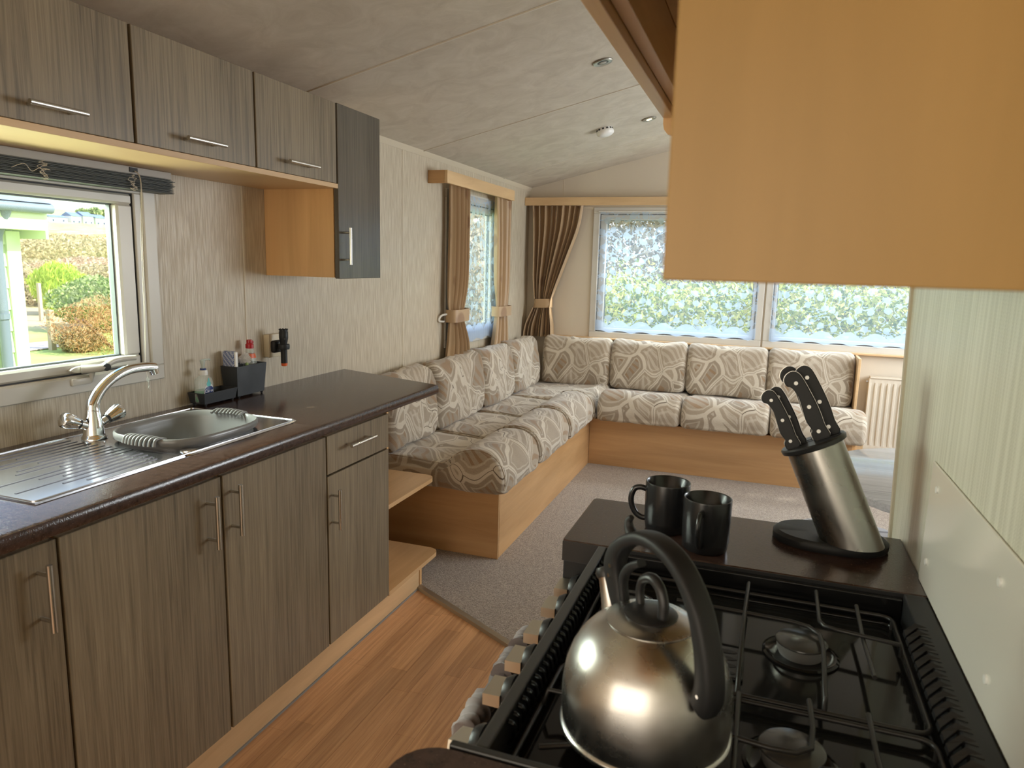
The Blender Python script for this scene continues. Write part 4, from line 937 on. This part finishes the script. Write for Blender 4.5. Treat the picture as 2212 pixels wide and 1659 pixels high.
# burners
M_cap = mk('burner_cap_grey', (.045, .043, .041), .2)
for k, (bxx, byy, r_) in enumerate(((1.945, 1.055, 1.0), (1.925, .795, 1.0), (1.745, 1.055, .85), (1.752, .80, 1.1))):
    bm = bmesh.new(); lathe(bm, [(.001, .8555), (.052*r_, .8555), (.053*r_, .858), (.049*r_, .8595), (.042*r_, .857), (.030*r_, .857), (.001, .857)], (bxx, byy, 0), 40); bb = obj('burner', bm, M_hobglass, t, smooth=35)
    bm = bmesh.new(); lathe(bm, [(.001, .857), (.030*r_, .857), (.0325*r_, .862), (.0345*r_, .8745), (.030*r_, .8755), (.001, .8755)], (bxx, byy, 0), 40); obj('burner_ring', bm, mk('burner_alloy', (.50, .49, .48), .4, .7), bb, smooth=35)
    bm = bmesh.new(); lathe(bm, [(.001, .8757), (.036*r_, .8757), (.0365*r_, .877), (.036*r_, .8785), (.033*r_, .880), (.001, .880)], (bxx, byy, 0), 40); obj('burner_cap', bm, M_cap, bb, smooth=35)
# central vented plate
obj('vent_plate', bx(1.812, 1.868, .945, 1.03, .8557, .8605, bev=.002), M_enamel, t)
for i in range(4): 
    bm = bmesh.new(); loft(bm, [ring_pts((1.84, .957+.019*i, z), (0, 0, 1), .018, 14, .0055, (0, 1, 0)) for z in (.8606, .8612)]); obj('vent_slot', bm, M_rubber, t)
# pan supports
def wires(lst, r=.0032):
    bm = bmesh.new()
    for w_ in lst: tube(bm, [V((x, y, z)) for x, y, z in w_], r, 8)
    return bm
Zw, Zf = .886, .868
g1 = [
 [(1.867, 1.205, .888), (1.864, 1.10, Zw), (1.862, .905, Zw), (1.862, .897, Zf)],
 [(1.973, 1.216, .888), (1.972, 1.112, Zw), (1.978, 1.098, Zw), (1.995, 1.092, Zw), (2.078, 1.080, Zw), (2.079, 1.079, Zf)],
 [(2.030, 1.182, .889), (2.030, 1.08, .881), (2.031, .974, Zw)],
 [(1.760, 1.098, Zw), (1.93, 1.094, Zw), (1.955, 1.087, Zw), (1.970, 1.066, Zw), (1.972, 1.03, Zw), (1.966, .898, Zw), (1.966, .897, Zf)],
 [(1.640, 1.098, Zf), (1.64, 1.098, Zw), (1.70, 1.098, Zw), (1.72, 1.085, Zw), (1.72, .90, Zw)],
 [(1.78, 1.205, Zf), (1.78, 1.205, Zw), (1.78, 1.10, Zw)],
 [(1.66, 1.02, Zw), (1.70, 1.02, Zw)]]
fr1 = [V((p.x, p.y, Zf)) for p in rrect(1.632, 2.086, .895, 1.208, .018, 0, 4)]
bm = wires(g1); tube(bm, fr1, .0034, 8, closed=True)
for p in ((1.634, .92), (2.084, .92), (1.634, 1.19), (2.084, 1.19)): cyl(bm, (p[0], p[1], .8556), (p[0], p[1], Zf), .003, n=8)
obj('pan_support', bm, M_wire, t, smooth=60)
g2 = [
 [(1.946, .918-.036, .889), (1.948, .83, Zw), (1.944, .79, Zw), (1.928, .776, Zw), (1.90, .774, Zw), (1.80, .785, Zw), (1.70, .785, Zw)],
 [(2.012, .878, .889), (2.012, .80, Zw), (2.014, .745, Zw)],
 [(1.945, .742, Zw), (1.952, .757, Zw), (1.97, .762, Zw), (2.08, .742, Zw), (2.081, .742, Zf)],
 [(1.945, .742, Zw), (1.945, .65, Zw)],
 [(1.634, .782, Zf), (1.640, .784, Zw+.002), (1.655, .787, Zw), (1.70, .785, Zw)],
 [(1.864, .87, Zw), (1.864, .66, Zw)],
 [(1.752, .87, Zw), (1.752, .66, Zw)], [(1.66, .68, Zw), (1.70, .70, Zw), (1.86, .70, Zw)]]
fr2 = [V((p.x, p.y, Zf)) for p in rrect(1.632, 2.086, .655, .884, .018, 0, 4)]
bm = wires(g2); tube(bm, fr2, .0034, 8, closed=True)
for p in ((1.634, .68), (2.084, .68), (1.634, .865), (2.084, .865)): cyl(bm, (p[0], p[1], .8556), (p[0], p[1], Zf), .003, n=8)
obj('pan_support', bm, M_wire, t, smooth=60)
# knobs
k0 = None
ang = [PI/2]*5+[PI/2-.25]
for i, y in enumerate((1.214, 1.133, 1.039, .952, .863, .747)):
    zk = .815
    bm = bmesh.new(); cyl(bm, (1.590, y, zk), (1.566, y, zk), .006, n=10)
    kn = obj('knob', bm, M_brass, t, smooth=40)
    bm = bmesh.new(); lathe(bm, [(.001, 0), (.027, 0), (.027, -.004), (.022, -.013), (.001, -.014)], (0, 0, 0), 28, Matrix.Rotation(PI/2, 4, 'Y')); bm.transform(Matrix.Translation((1.568, y, zk))); obj('dial', bm, M_black, kn, smooth=30)
    bm = bmesh.new(); loft(bm, [[V((q[0], q[1], q[2])) for q in lp] for lp in (
        [(-.001, -.009, -.024), (-.001, .009, -.024), (-.001, .009, .024), (-.001, -.009, .024)], [(-.026, -.0085, -.024), (-.026, .0085, -.024), (-.026, .0085, .024), (-.026, -.0085, .024)])])
    bm.transform(Matrix.Translation((1.556, y, zk)) @ Matrix.Rotation(ang[i], 4, 'X')); obj('grip_bar', bm, M_brass, kn)
    bm = bmesh.new(); prism(bm, [(1.5675, y-.0265, zk-.004), (1.5575, y-.0245, zk), (1.5675, y-.0265, zk+.004), (1.564, y-.0263, zk)], (0, .002, 0)); obj('pointer_mark', bm, M_text, kn)
# towel hung over the oven handle
M_towel = mk('tea_towel', rough=.95, sheen=.3); v = coord(M_towel); base(M_towel, ramp(M_towel, vor(M_towel, v, 170), (.1, (.30, .265, .265)), (.6, (.18, .155, .155)))); bump(M_towel, vor(M_towel, v, 170), .8, .002)
t = thing('tea_towel', (1.487, 1.0, .4), 'knitted pale grey cloth draped over the oven handle behind the knobs', 'towel')
for k, (a, b, fz) in enumerate(((.872, .962, .0), (1.035, 1.09, .0), (1.122, 1.172, 0))):
    bm = bmesh.new(); lo = []
    for i in range(15):
        y = a+(b-a)*i/14; rr = .0165+.0028*math.sin(i*2.3+k)
        lo.append(ring_pts((1.487, y, .728), (0, 1, 0), rr+.001, 16, (rr+.001)*1.05))
    loft(bm, lo); displace(bm, .005, 60, k); obj('fold', bm, M_towel, t, smooth=70)
bm = bmesh.new(); lo = []
for i, z in enumerate((.722, .70, .6, .5, .42)):
    lo.append([V((1.468-.004*math.sin(j*1.3)+(.012 if j >= 20 else 0), .875+(.295)*((j if j < 20 else 39-j)/19), z)) for j in range(40)])
loft(bm, lo); obj('hanging_side', bm, M_towel, t, smooth=60)
# splash panel and screws
t = thing('splashback', (2.136, .9, .9), 'glossy white splashback panel screwed to the wall behind the cooker', 'splashback')
obj('panel', bx(2.1375, 2.1415, -.2, 1.308, .9005, 1.107, bev=.0012, seg=1), M_splash, t)
for (y, z) in ((1.256, 1.073), (.919, 1.063), (1.267, .947), (.918, .941), (.60, 1.06), (.60, .945)):
    bm = bmesh.new(); lathe(bm, [(.001, 0), (.006, 0), (.0055, .0025), (.001, .0035)], (0, 0, 0), 16, Matrix.Rotation(-PI/2, 4, 'Y')); bm.transform(Matrix.Translation((2.1374, y, z))); obj('screw', bm, M_whitepl, t, smooth=50)
# ---------------------------------------------------------------- mugs
def mug(x, y, ang, label):
    t = thing('mug', (x, y, .90), label, 'mug', 'black mugs')
    bm = bmesh.new(); lathe(bm, [(.001, .0), (.037, .0), (.040, .003), (.0425, .02), (.0435, .095), (.043, .0975), (.0415, .098), (.0398, .0965), (.0392, .02), (.036, .008), (.001, .006)], (0, 0, 0), 48); bm.transform(Matrix.Translation((x, y, .90))); obj('body', bm, M_mug, t, smooth=50)
    bm = bmesh.new(); c, s = math.cos(ang), math.sin(ang)
    P = [(.041, .078), (.052, .081), (.064, .077), (.070, .062), (.069, .045), (.061, .028), (.050, .020), (.041, .019)]
    tube(bm, cat([(x+c*r0, y+s*r0, .90+z) for r0, z in P], 4), .0058, 12, flat=.8); obj('handle', bm, M_mug, t, smooth=60)
mug(1.704, 1.372, math.radians(185), 'left black mug beyond the kettle with its handle pointing left')
mug(1.785, 1.302, math.radians(262), 'right black mug beyond the kettle with its handle towards the camera')
# ---------------------------------------------------------------- knife block and knives
t = thing('knife_block', (2.005, 1.43, .90), 'slanted steel cylinder knife block on a black oval base', 'knife block')
bm = bmesh.new(); loft(bm, [oval(2.006, 1.425, .102*k, .068*k, z, 56, 2.2) for k, z in ((.97, .90), (1.0, .904), (1.0, .914), (.93, .920), (.3, .9205))]); obj('base', bm, M_blackm, t, smooth=40)
p0 = V((2.040, 1.392, .920)); ax = V((-.083, .016, .183)).normalized(); p1 = p0+ax*.186
bm = bmesh.new(); lo = []
nn = 56
ring0 = ring_pts((0, 0, 0), ax, .0505, nn, .0505)
lo.append([p0+q+ax*((.9205-(p0+q).z)/ax.z) for q in ring0]); lo.append([p1+q for q in ring0]); loft(bm, lo); obj('cylinder', bm, M_blocksteel, t, smooth=40)
bm = bmesh.new(); loft(bm, [ring_pts(p1+ax*s_, ax, r0, nn) for s_, r0 in ((0, .054), (.002, .058), (.009, .0595), (.012, .057), (.0125, .02))]); tp = obj('top_plate', bm, M_black, t, smooth=40)
side = V((1, 0, .45)); side = (side-ax*side.dot(ax)).normalized(); nrm = ax.cross(side).normalized()
if nrm.y > 0: nrm = -nrm
for (s_, n_) in ((-.030, .012), (-.026, -.008), (.008, .018), (.015, -.004), (.022, -.024)):
    bm = bmesh.new(); c = p1+ax*.0128+side*(s_+.01)-nrm*n_; pr = [c-side*.02-nrm*.0008, c+side*.02-nrm*.0008, c+side*.02+nrm*.0008, c-side*.02+nrm*.0008]; prism(bm, pr, ax*.0006); obj('slot', bm, M_rubber, tp)
hp = [(.0, -.012), (.0, .012), (.02, .0115), (.05, .0135), (.08, .0125), (.105, .0105), (.118, .007), (.124, -.001), (.122, -.012), (.114, -.019), (.104, -.0185), (.098, -.012), (.08, -.0085), (.055, -.0115), (.035, -.0135), (.02, -.0105), (.014, -.0145), (.006, -.015)]
kl = ['small black-handled knife at the front left of the knife block', 'small black-handled knife just behind the front left one in the block', 'large black-handled knife at the front of the right group in the block', 'large black-handled knife leaning right behind the front large one', 'black knife handle peeping out between the two large knives']
for k, (s_, n_, ln, tl) in enumerate(((-.033, .016, .93, .0), (-.022, -.006, .93, .02), (.019, .014, 1.08, .0), (.037, -.004, 1.10, .03), (.020, -.022, 1.16, -.03))):
    ax2 = (ax+side*(tl-.06)).normalized(); sd = (side-ax2*side.dot(ax2)).normalized(); c = p1+ax*.0130+side*s_+nrm*n_
    t = thing('kitchen_knife', c, kl[k], 'knife', 'knives in the steel block')
    sm = cat([(a*ln, b*ln*1.02, 0) for a, b in hp], 3, True)
    bm = bmesh.new(); loft(bm, [[c+ax2*p.x+sd*p.y*w_+nrm*d for p in sm] for d, w_ in ((-.008, .86), (-.0065, 1), (.0065, 1), (.008, .86))]); hd = obj('handle', bm, M_blackm, t, smooth=35)
    bm = bmesh.new(); sm2 = [(a, b) for a, b in hp]; loft(bm, [[c+ax2*p.x*1.006+sd*p.y*1.03+nrm*d for p in sm] for d in (-.0011, .0011)]); obj('tang', bm, M_nickel, hd)
    for a, b in ((.014, -.002), (.058, .0005), (.103, -.003)):
        bm = bmesh.new(); q = c+ax2*a*ln+sd*b; cyl(bm, q-nrm*.0085, q+nrm*.0086, .0033*ln, n=18); obj('rivet', bm, mk('rivet', (.50, .50, .48), .35, .6), hd, smooth=40)

# ---------------------------------------------------------------- kettle
KX, KY, KZ = 1.763, .757, .8895
t = thing('kettle', (KX, KY, KZ), 'stainless steel whistling kettle with black arched handle on the hob', 'kettle')
bm = bmesh.new(); lathe(bm, [(.001, 0), (.092, 0), (.0965, .001), (.0978, .004), (.0968, .007), (.0945, .0085), (.0950, .014), (.0962, .030), (.0958, .050), (.0930, .070), (.0870, .089), (.0785, .1045), (.0675, .117), (.0560, .1255), (.0495, .1292), (.0485, .128)], (KX, KY, KZ), 80); obj('body', bm, M_kettle, t, smooth=60)
bm = bmesh.new(); lathe(bm, [(.001, .124), (.0488, .1285), (.0498, .1312), (.0475, .1315), (.040, .1345), (.030, .1375), (.001, .1375)], (KX, KY, KZ), 56); ld = obj('lid', bm, M_kettle, t, smooth=50)
bm = bmesh.new(); lathe(bm, [(.001, .1376), (.0298, .1376), (.0302, .139), (.026, .1415), (.012, .1435), (.001, .144)], (KX, KY, KZ), 40); obj('lid_plate', bm, M_black, ld, smooth=50)
kd = V((math.cos(math.radians(136)), math.sin(math.radians(136)), 0)); kside = V((0, 0, 1)).cross(kd)
kp = lambda d, z, s=0: V((KX, KY, KZ))+kd*d+V((0, 0, z))+kside*s
bm = bmesh.new(); lp = cat([kp(.019, .139), kp(.022, .156), kp(.017, .171), kp(.001, .1795), kp(-.014, .173), kp(-.021, .157), kp(-.020, .139)], 5); tube(bm, lp, .0052, 10, flat=1.2, up=None); obj('lid_loop', bm, M_black, ld, smooth=60)
bm = bmesh.new(); loft(bm, [ring_pts(kp(d, z), kd*.5+V((0, 0, .86)), r0, 20) for d, z, r0 in ((.060, .088, .019), (.071, .108, .0145), (.079, .127, .0122), (.086, .144, .0112), (.087, .147, .0122))]); spt = obj('spout', bm, M_kettle, t, smooth=50)
bm = bmesh.new(); loft(bm, [ring_pts(kp(d, z), kd*.5+V((0, 0, .86)), r0, 20) for d, z, r0 in ((.086, .146, .0132), (.089, .151, .0142), (.092, .156, .0122), (.0925, .157, .002))]); obj('spout_cap', bm, M_black, spt, smooth=40)
def strap(path, widths, thick):
    bm = bmesh.new(); lo = []; n = len(path)
    for i, p in enumerate(path):
        a = path[max(0, i-1)]; b = path[min(n-1, i+1)]; tg = (b-a).normalized(); nn_ = kside.cross(tg).normalized()
        k = i/(n-1); w_ = widths(k); th = thick(k); lp = []
        for j in range(24):
            an = 2*PI*j/24; c, s = math.cos(an), math.sin(an)
            lp.append(p+kside*w_*abs(c)**.45*(1 if c > 0 else -1)+nn_*th*abs(s)**.8*(1 if s > 0 else -1))
        lo.append(lp)
    loft(bm, lo); return bm
path = cat([kp(.060, .121), kp(.068, .143), kp(.073, .164), kp(.067, .186), kp(.048, .206), (kp(.018, .221)), kp(-.016, .2225), kp(-.050, .209), kp(-.077, .180), kp(-.092, .145), kp(-.0985, .115), kp(-.098, .094), kp(-.092, .083)], 6)
bm = strap(path, lambda k: .0085+.0055*min(1, k*2.2), lambda k: .0125+.004*math.exp(-((k-.16)/.1)**2)-.0045*min(1, k*3.0)+.0075*max(0, k-.62)/.38); hd = obj('handle', bm, M_blackm, t, smooth=60)
path2 = cat([kp(.050, .130), kp(.054, .147), kp(.052, .163), kp(.040, .178), kp(.022, .189)], 5)
bm = strap(path2, lambda k: .006, lambda k: .0045); obj('trigger_arm', bm, M_blackm, hd, smooth=60)
bm = bmesh.new()
for d, z in ((.076, .156), (.074, .169)):
    for sg in (-1, 1): q = kp(d-.006, z, .0095*sg); cyl(bm, q, q+kside*.002*sg, .0026, n=12)
obj('handle_rivets', bm, M_chrome, hd)
bm = bmesh.new(); q = kp(-.098, .098, .0138); cyl(bm, q, q+kside*.0012, .002, n=12); obj('handle_screw', bm, M_chrome, hd)
bm = bmesh.new(); tube(bm, cat([kp(.040, .214), kp(.048, .221), kp(.050, .230), kp(.045, .236)], 4), .006, 8, rs=[.008-.0004*i for i in range(13)]); obj('thumb_lever', bm, M_blackm, hd, smooth=60)

# ---------------------------------------------------------------- right overhead units
t = thing('overhead_cabinet', (1.9, .9, 1.70), 'overhead maple cabinet with a deep front rail hanging above the worktop run', 'cabinet')
yE = 1.552; yN = -.5
obj('front_rail', bx(1.628, 1.650, yN, yE-.018, 1.711, 1.74, bev=.0015), M_mapleY, t)
obj('rail_back', bx(1.651, 1.672, yN, yE-.018, 1.7265, 1.82, bev=.0015), M_mapleY, t)
obj('front_panel', bx(1.628, 1.650, yN, yE-.018, 1.7405, 2.375), M_maple, t)
obj('bottom_panel', bx(1.673, 2.141, yN, yE-.018, 1.82, 1.836), M_maple, t)
bm = bmesh.new(); pts = [(1.629, yE-.017, 2.37), (1.629, yE-.017, 1.70), (1.6315, yE-.017, 1.689), (1.638, yE-.017, 1.681), (1.648, yE-.017, 1.677), (2.141, yE-.017, 1.677), (2.141, yE-.017, 2.37)]
prism(bm, pts, (0, .017, 0)); obj('end_panel', bm, M_maple, t)
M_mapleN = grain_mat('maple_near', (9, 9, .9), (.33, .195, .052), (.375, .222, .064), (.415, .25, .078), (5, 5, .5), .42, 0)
t = thing('wall_cabinet', (1.97, .9, 1.404), 'plain maple wall cabinet side filling the top right, close to the camera', 'cabinet')
obj('side_panel', bx(1.802, 2.1405, .405, .421, 1.404, 1.8195, bev=.001), M_mapleN, t)
obj('body', bx(1.820, 2.1405, .4215, 1.50, 1.412, 1.8195), M_mapleN, t)
obj('door', bx(1.802, 1.8195, .4215, .96, 1.406, 1.8185, bev=.001), M_grey, t)
obj('door', bx(1.802, 1.8195, .9615, 1.50, 1.406, 1.8185, bev=.001), M_grey, t)

# ---------------------------------------------------------------- outdoors
GZ = -.5
def gz(s): return GZ if s < 20 else GZ+((s-20)/380.)**1.6*20
M_grass = mk('grass', rough=.9); v = coord(M_grass)
base(M_grass, mix(M_grass, ramp(M_grass, noi(M_grass, v, .12, 4, .6), (.42, 0.0), (.58, 1.0)), ramp(M_grass, noi(M_grass, v, 2.5, 4), (.3, (.22, .38, .05)), (.7, (.42, .58, .11))), (.55, .40, .22)))
bm = bmesh.new(); rows = []
ss = [-60, -20, -10, 0, 5, 10, 14, 20, 28, 40, 60, 90, 130, 180, 240, 310, 400, 600]
for s in ss:
    rows.append([bm.verts.new(V((1.86-s, yy, gz(s)+(mnoise.noise(V((s*.02, yy*.01, 0)))*4 if s > 100 else 0)))) for yy in [-300, -100, -30, 0, 5, 10, 20, 40, 60, 90, 130, 170, 210, 260, 320, 400, 600]])
for a in range(len(rows)-1):
    for i in range(len(rows[0])-1): bm.faces.new((rows[a][i], rows[a][i+1], rows[a+1][i+1], rows[a+1][i]))
obj('ground', bm, M_grass, kind='structure', smooth=80)
def at(s, ratio, slope): return V((1.858-s, ratio*s, 1.411+slope*s))
rg = random.Random(3)
def cloud(name, cen, rad, n, size, mat, label, cat_='bush', up=0, group=None, squeeze=1.0, box_=False, stem=True):
    t = thing(name, (cen[0], cen[1], gz(1.86-cen[0])), label, cat_, group)
    vs, fs = [], []
    for i in range(n):
        while True:
            p = V((rg.uniform(-1, 1), rg.uniform(-1, 1), rg.uniform(-1, 1)))
            if box_ or .35 < p.length < 1: break
        p = V((p.x*rad[0], p.y*rad[1], p.z*rad[2]))*(1+.25*mnoise.noise(p*1.7)); c = V(cen)+p
        d = V((rg.uniform(-1, 1), rg.uniform(-1, 1), rg.uniform(-1, 1)+up)).normalized(); e = d.cross(V((rg.uniform(-1, 1), rg.uniform(-1, 1), rg.uniform(-1, 1)))).normalized()
        s = size*rg.uniform(.6, 1.3); k = len(vs)
        vs += [c-d*s, c+e*s*.45*squeeze, c+d*s, c-e*s*.45*squeeze]; fs.append((k, k+1, k+2, k+3))
    me = bpy.data.meshes.new('foliage'); me.from_pydata([tuple(q) for q in vs], [], fs); me.materials.append(mat)
    me.transform(Matrix.Translation(-t.location)); o = bpy.data.objects.new('foliage', me); C.objects.link(o); o.parent = t; o['kind'] = 'stuff'
    if stem:
        bm = bmesh.new()
        for i in range(5):
            a = rg.uniform(0, 6.3); q = V((cen[0], cen[1], gz(1.86-cen[0]))); tube(bm, [q, V(cen)+V((math.cos(a)*rad[0]*.6, math.sin(a)*rad[1]*.6, rad[2]*.3))], .02+rad[0]*.008, 5)
        obj('stems', bm, mk('twig', (.20, .13, .08), .8), t)
    return t
Lg = leafmat('leaf_green', (.12, .20, .05), (.32, .42, .12), (.66, .68, .34))
Ly = leafmat('leaf_lime', (.28, .42, .03), (.52, .66, .06), (.74, .80, .16))
Lo = leafmat('leaf_bracken', (.34, .16, .06), (.62, .34, .14), (.78, .52, .26))
Lb = leafmat('leaf_scrub', (.30, .25, .11), (.56, .48, .25), (.76, .60, .36))
Lh = leafmat('leaf_hedge', (.16, .24, .05), (.55, .60, .14), (.85, .80, .35), .6)
Lhb = leafmat('leaf_hedge_top', (.30, .24, .14), (.62, .52, .36), (.85, .72, .56), .6)
def cl2(name, s, ratio, slope, rad, n, size, mat, label, **k): return cloud(name, at(s, ratio, slope), rad, n, size, mat, label, **k)
cl2('bracken_bush', 12.3, .872, -.118, (1.0, 1.15, .62), 9000, .05, Lo, 'rust-brown bracken clump outside the kitchen window, lower right', squeeze=.22)
cl2('bracken_bush', 12.6, .812, -.135, (.4, .4, .28), 2500, .045, Lb, 'low dull bracken beside the wooden rail outside')
cl2('leafy_bush', 15.6, .858, -.082, (1.2, 1.05, .72), 11000, .05, Lg, 'dark green leafy hedge bush behind the bracken outside')
cl2('lime_bush', 20.5, .785, -.052, (.8, .75, .75), 9000, .08, Ly, 'bright lime-green bush in the middle of the window view', up=1.2, squeeze=.4)
cl2('scrub_bush', 22.5, .87, -.052, (1.6, 2.0, .75), 13000, .06, Lb, 'tangled olive scrub right of the lime-green bush')
cl2('scrub_bush', 31, .865, -.032, (3.2, 3.6, .8), 16000, .07, leafmat('leaf_pink', (.38, .25, .14), (.62, .46, .28), (.80, .56, .40)), 'wide pinkish-brown scrub patch on the slope outside')
cl2('scrub_bush', 25, .735, -.052, (1.8, 1.6, .8), 6000, .07, Lb, 'dull scrub by the field edge next to the green caravan')
cl2('scrub_bush', 40, .755, -.026, (3.2, 2.4, .6), 6000, .09, Lb, 'low scrub beyond the strip of lawn outside the kitchen window')
for k, (s, ra, sl_, rr, lb_) in enumerate(((62, .79, .004, (8, 9, 1.3), 'long brown bracken band across the hillside, lower one'), (95, .83, .010, (10, 16, 1.6), 'long rusty bracken band higher up the hillside'))):
    cl2('bracken_bank', s, ra, sl_, rr, 12000, .16, Lo if k else Lb, lb_, stem=False)
# post and rail
t = thing('fence_post', at(13.2, .7655, -.144), 'weathered wooden fence post with one rail running into the bracken', 'fence')
p = at(13.2, .7655, 0); M_wpost = mk('weathered_wood', (.50, .40, .26), .8)
obj('post', bx(p.x-.05, p.x+.05, p.y-.05, p.y+.05, GZ, .29), M_wpost, t)
bm = bmesh.new(); q0 = V((p.x, p.y, -.03)); q1 = at(12.4, .83, 0); q1.z = -.02; d = (q1-q0).normalized(); prism(bm, [q0+V((0, 0, -.06)), q0+V((.03, .03, -.06)), q0+V((.03, .03, .06)), q0+V((0, 0, .06))], q1-q0); obj('rail', bm, M_wpost, t)
p = at(19, .752, 0); obj('fence_post', bx(p.x-.04, p.x+.04, p.y-.04, p.y+.04, GZ, .55), M_wpost, None, 'slim wooden post standing by the lime-green bush', 'post')
# gravel path
bm = bmesh.new(); prism(bm, [at(14.4, .70, -.1317)*1, at(14.4, .82, -.1317), at(13.4, .82, -.1416), at(13.3, .70, -.1427)], (0, 0, .02))
for v_ in bm.verts: v_.co.z = GZ+.012 if v_.co.z < GZ+.03 and False else max(GZ+.004, min(v_.co.z, GZ+.03))
obj('path', bm, mk('gravel', (.52, .44, .38), .9), kind='structure')
# neighbouring caravan
t = thing('neighbouring_caravan', (-5.3, -1.0, GZ), 'pale green clad neighbouring caravan with grey gutter and downpipe', 'caravan')
M_clad = mk('green_cladding', (.60, .72, .42), .5); M_cladt = mk('cladding_trim', (.66, .78, .50), .5); M_gut = mk('grey_gutter', (.16, .20, .24), .4); M_roof = mk('roof_sheet', (.20, .25, .32), .4)
xw = 1.858-5.15; yc = .727*5.15
obj('wall', bx(-7.2, xw-.02, -6, yc-.02, -.25, 1.62), M_clad, t)
for i in range(12):
    z = -.25+i*.155; bm = bmesh.new(); prism(bm, [(xw-.019, -6, z), (xw+.004, -6, z), (xw-.008, -6, z+.153), (xw-.019, -6, z+.153)], (0, 6+yc-.08, 0)); obj('cladding_board', bm, M_clad, t)
obj('corner_trim', bx(xw-.10, xw+.016, yc-.095, yc+.005, -.25, 1.55), M_cladt, t)
obj('fascia', bx(xw-.02, xw+.20, -6, .762*5.0, 1.56, 1.70), M_clad, t)
obj('barge_board', bx(-7.2, xw+.2, .762*5.0, .762*5.0+.02, 1.50, 1.72), M_cladt, t)
bm = bmesh.new(); tube(bm, [(xw+.24, -6, 1.715), (xw+.24, .775*4.95, 1.715)], .036, 8); obj('gutter', bm, M_gut, t, smooth=50)
bm = bmesh.new(); tube(bm, [(xw+.22, yc-.22, 1.70), (xw+.075, yc-.20, 1.52), (xw+.05, yc-.19, 1.4), (xw+.05, yc-.19, -.4)], .035, 10); dpp = obj('downpipe', bm, M_gut, t, smooth=50)
bm = bmesh.new(); cyl(bm, (xw+.05, yc-.19, .93), (xw+.05, yc-.19, .97), .042, n=12); obj('pipe_clip', bm, M_gut, dpp)
bm = bmesh.new(); prism(bm, [(xw+.27, -6, 1.75), (-5.25, -6, 2.45), (-7.6, -6, 1.76)], (0, 6+.765*5.0, 0)); obj('roof', bm, M_roof, t)
# distant houses, trees
M_hw = mk('house_render', (.72, .72, .70), .7); M_hr = mk('house_slate', (.14, .19, .30), .6); M_hp = mk('house_window', (.08, .1, .14), .2)
hl = ['white bungalow with low roof, leftmost of the distant houses', 'distant white house with blue slate roof, left of the tall pair', 'distant gabled white house in the middle of the row', 'distant white house with dark roof under the trees', 'long pale shed at the right end of the distant houses']
for k, (ra, w_, h, zz) in enumerate(((.783, 11, 3.4, .047), (.8125, 6, 5.6, .047), (.833, 6.5, 6.4, .047), (.855, 7, 5.4, .047), (.882, 9, 3.4, .046))):
    s = 380; c = at(s, ra, zz); gz_ = c.z-.8
    t = thing('distant_house', (c.x, c.y, gz_), hl[k], 'house', 'distant houses on the hill')
    obj('wall', bx(c.x-4, c.x+4, c.y-w_/2, c.y+w_/2, gz_-3, gz_+h*.6), M_hw, t)
    bm = bmesh.new(); prism(bm, [(c.x+4.6, c.y-w_/2-.3, gz_+h*.6), (c.x, c.y-w_/2-.3, gz_+h), (c.x-4.6, c.y-w_/2-.3, gz_+h*.6)], (0, w_+.6, 0)); obj('roof', bm, M_hr if k < 4 else M_hw, t)
    for q in (-.28, .28): obj('window', bx(c.x+4.0, c.x+4.06, c.y+w_*q-.6, c.y+w_*q+.6, gz_-.3, gz_+.9), M_hp, t)
for k, (ra, rr, lb_) in enumerate(((.833, (5, 3.2, 3.0), 'small round tree on the skyline, leftmost above the houses'), (.853, (6, 4.2, 4.6), 'widest tree clump on the skyline above the houses'), (.872, (5, 3.0, 3.8), 'tree clump on the skyline towards the window frame'))):
    cl2('skyline_tree', 470, ra, .060, rr, 1200, 1.3, Lg, lb_, cat_='tree', group='skyline trees')
# hedges round the lounge windows
cloud('hedge', (2.6, 7.9, .35), (3.1, .6, 1.0), 60000, .036, Lh, 'yellow-green leafy hedge outside the end windows, lower layer', 'hedge', box_=True, stem=False)
cloud('hedge', (2.6, 9.9, 1.9), (3.3, .6, 1.3), 45000, .05, Lhb, 'straw-brown twiggy hedge top behind the end windows', 'hedge', box_=True, stem=False)
cloud('hedge', (-2.9, 10.2, 1.0), (.8, 2.6, 1.5), 14000, .07, Lhb, 'pale brown hedge seen through the left-wall lace window', 'hedge', box_=True, stem=False)
cloud('hedge', (7.6, 2.6, 2.8), (.7, 4.4, 3.4), 26000, .14, Lg, 'unseen tall hedge added beyond the right wall to block the sun', 'hedge', box_=True, stem=False)  # added out of view to keep direct sun out of the lounge
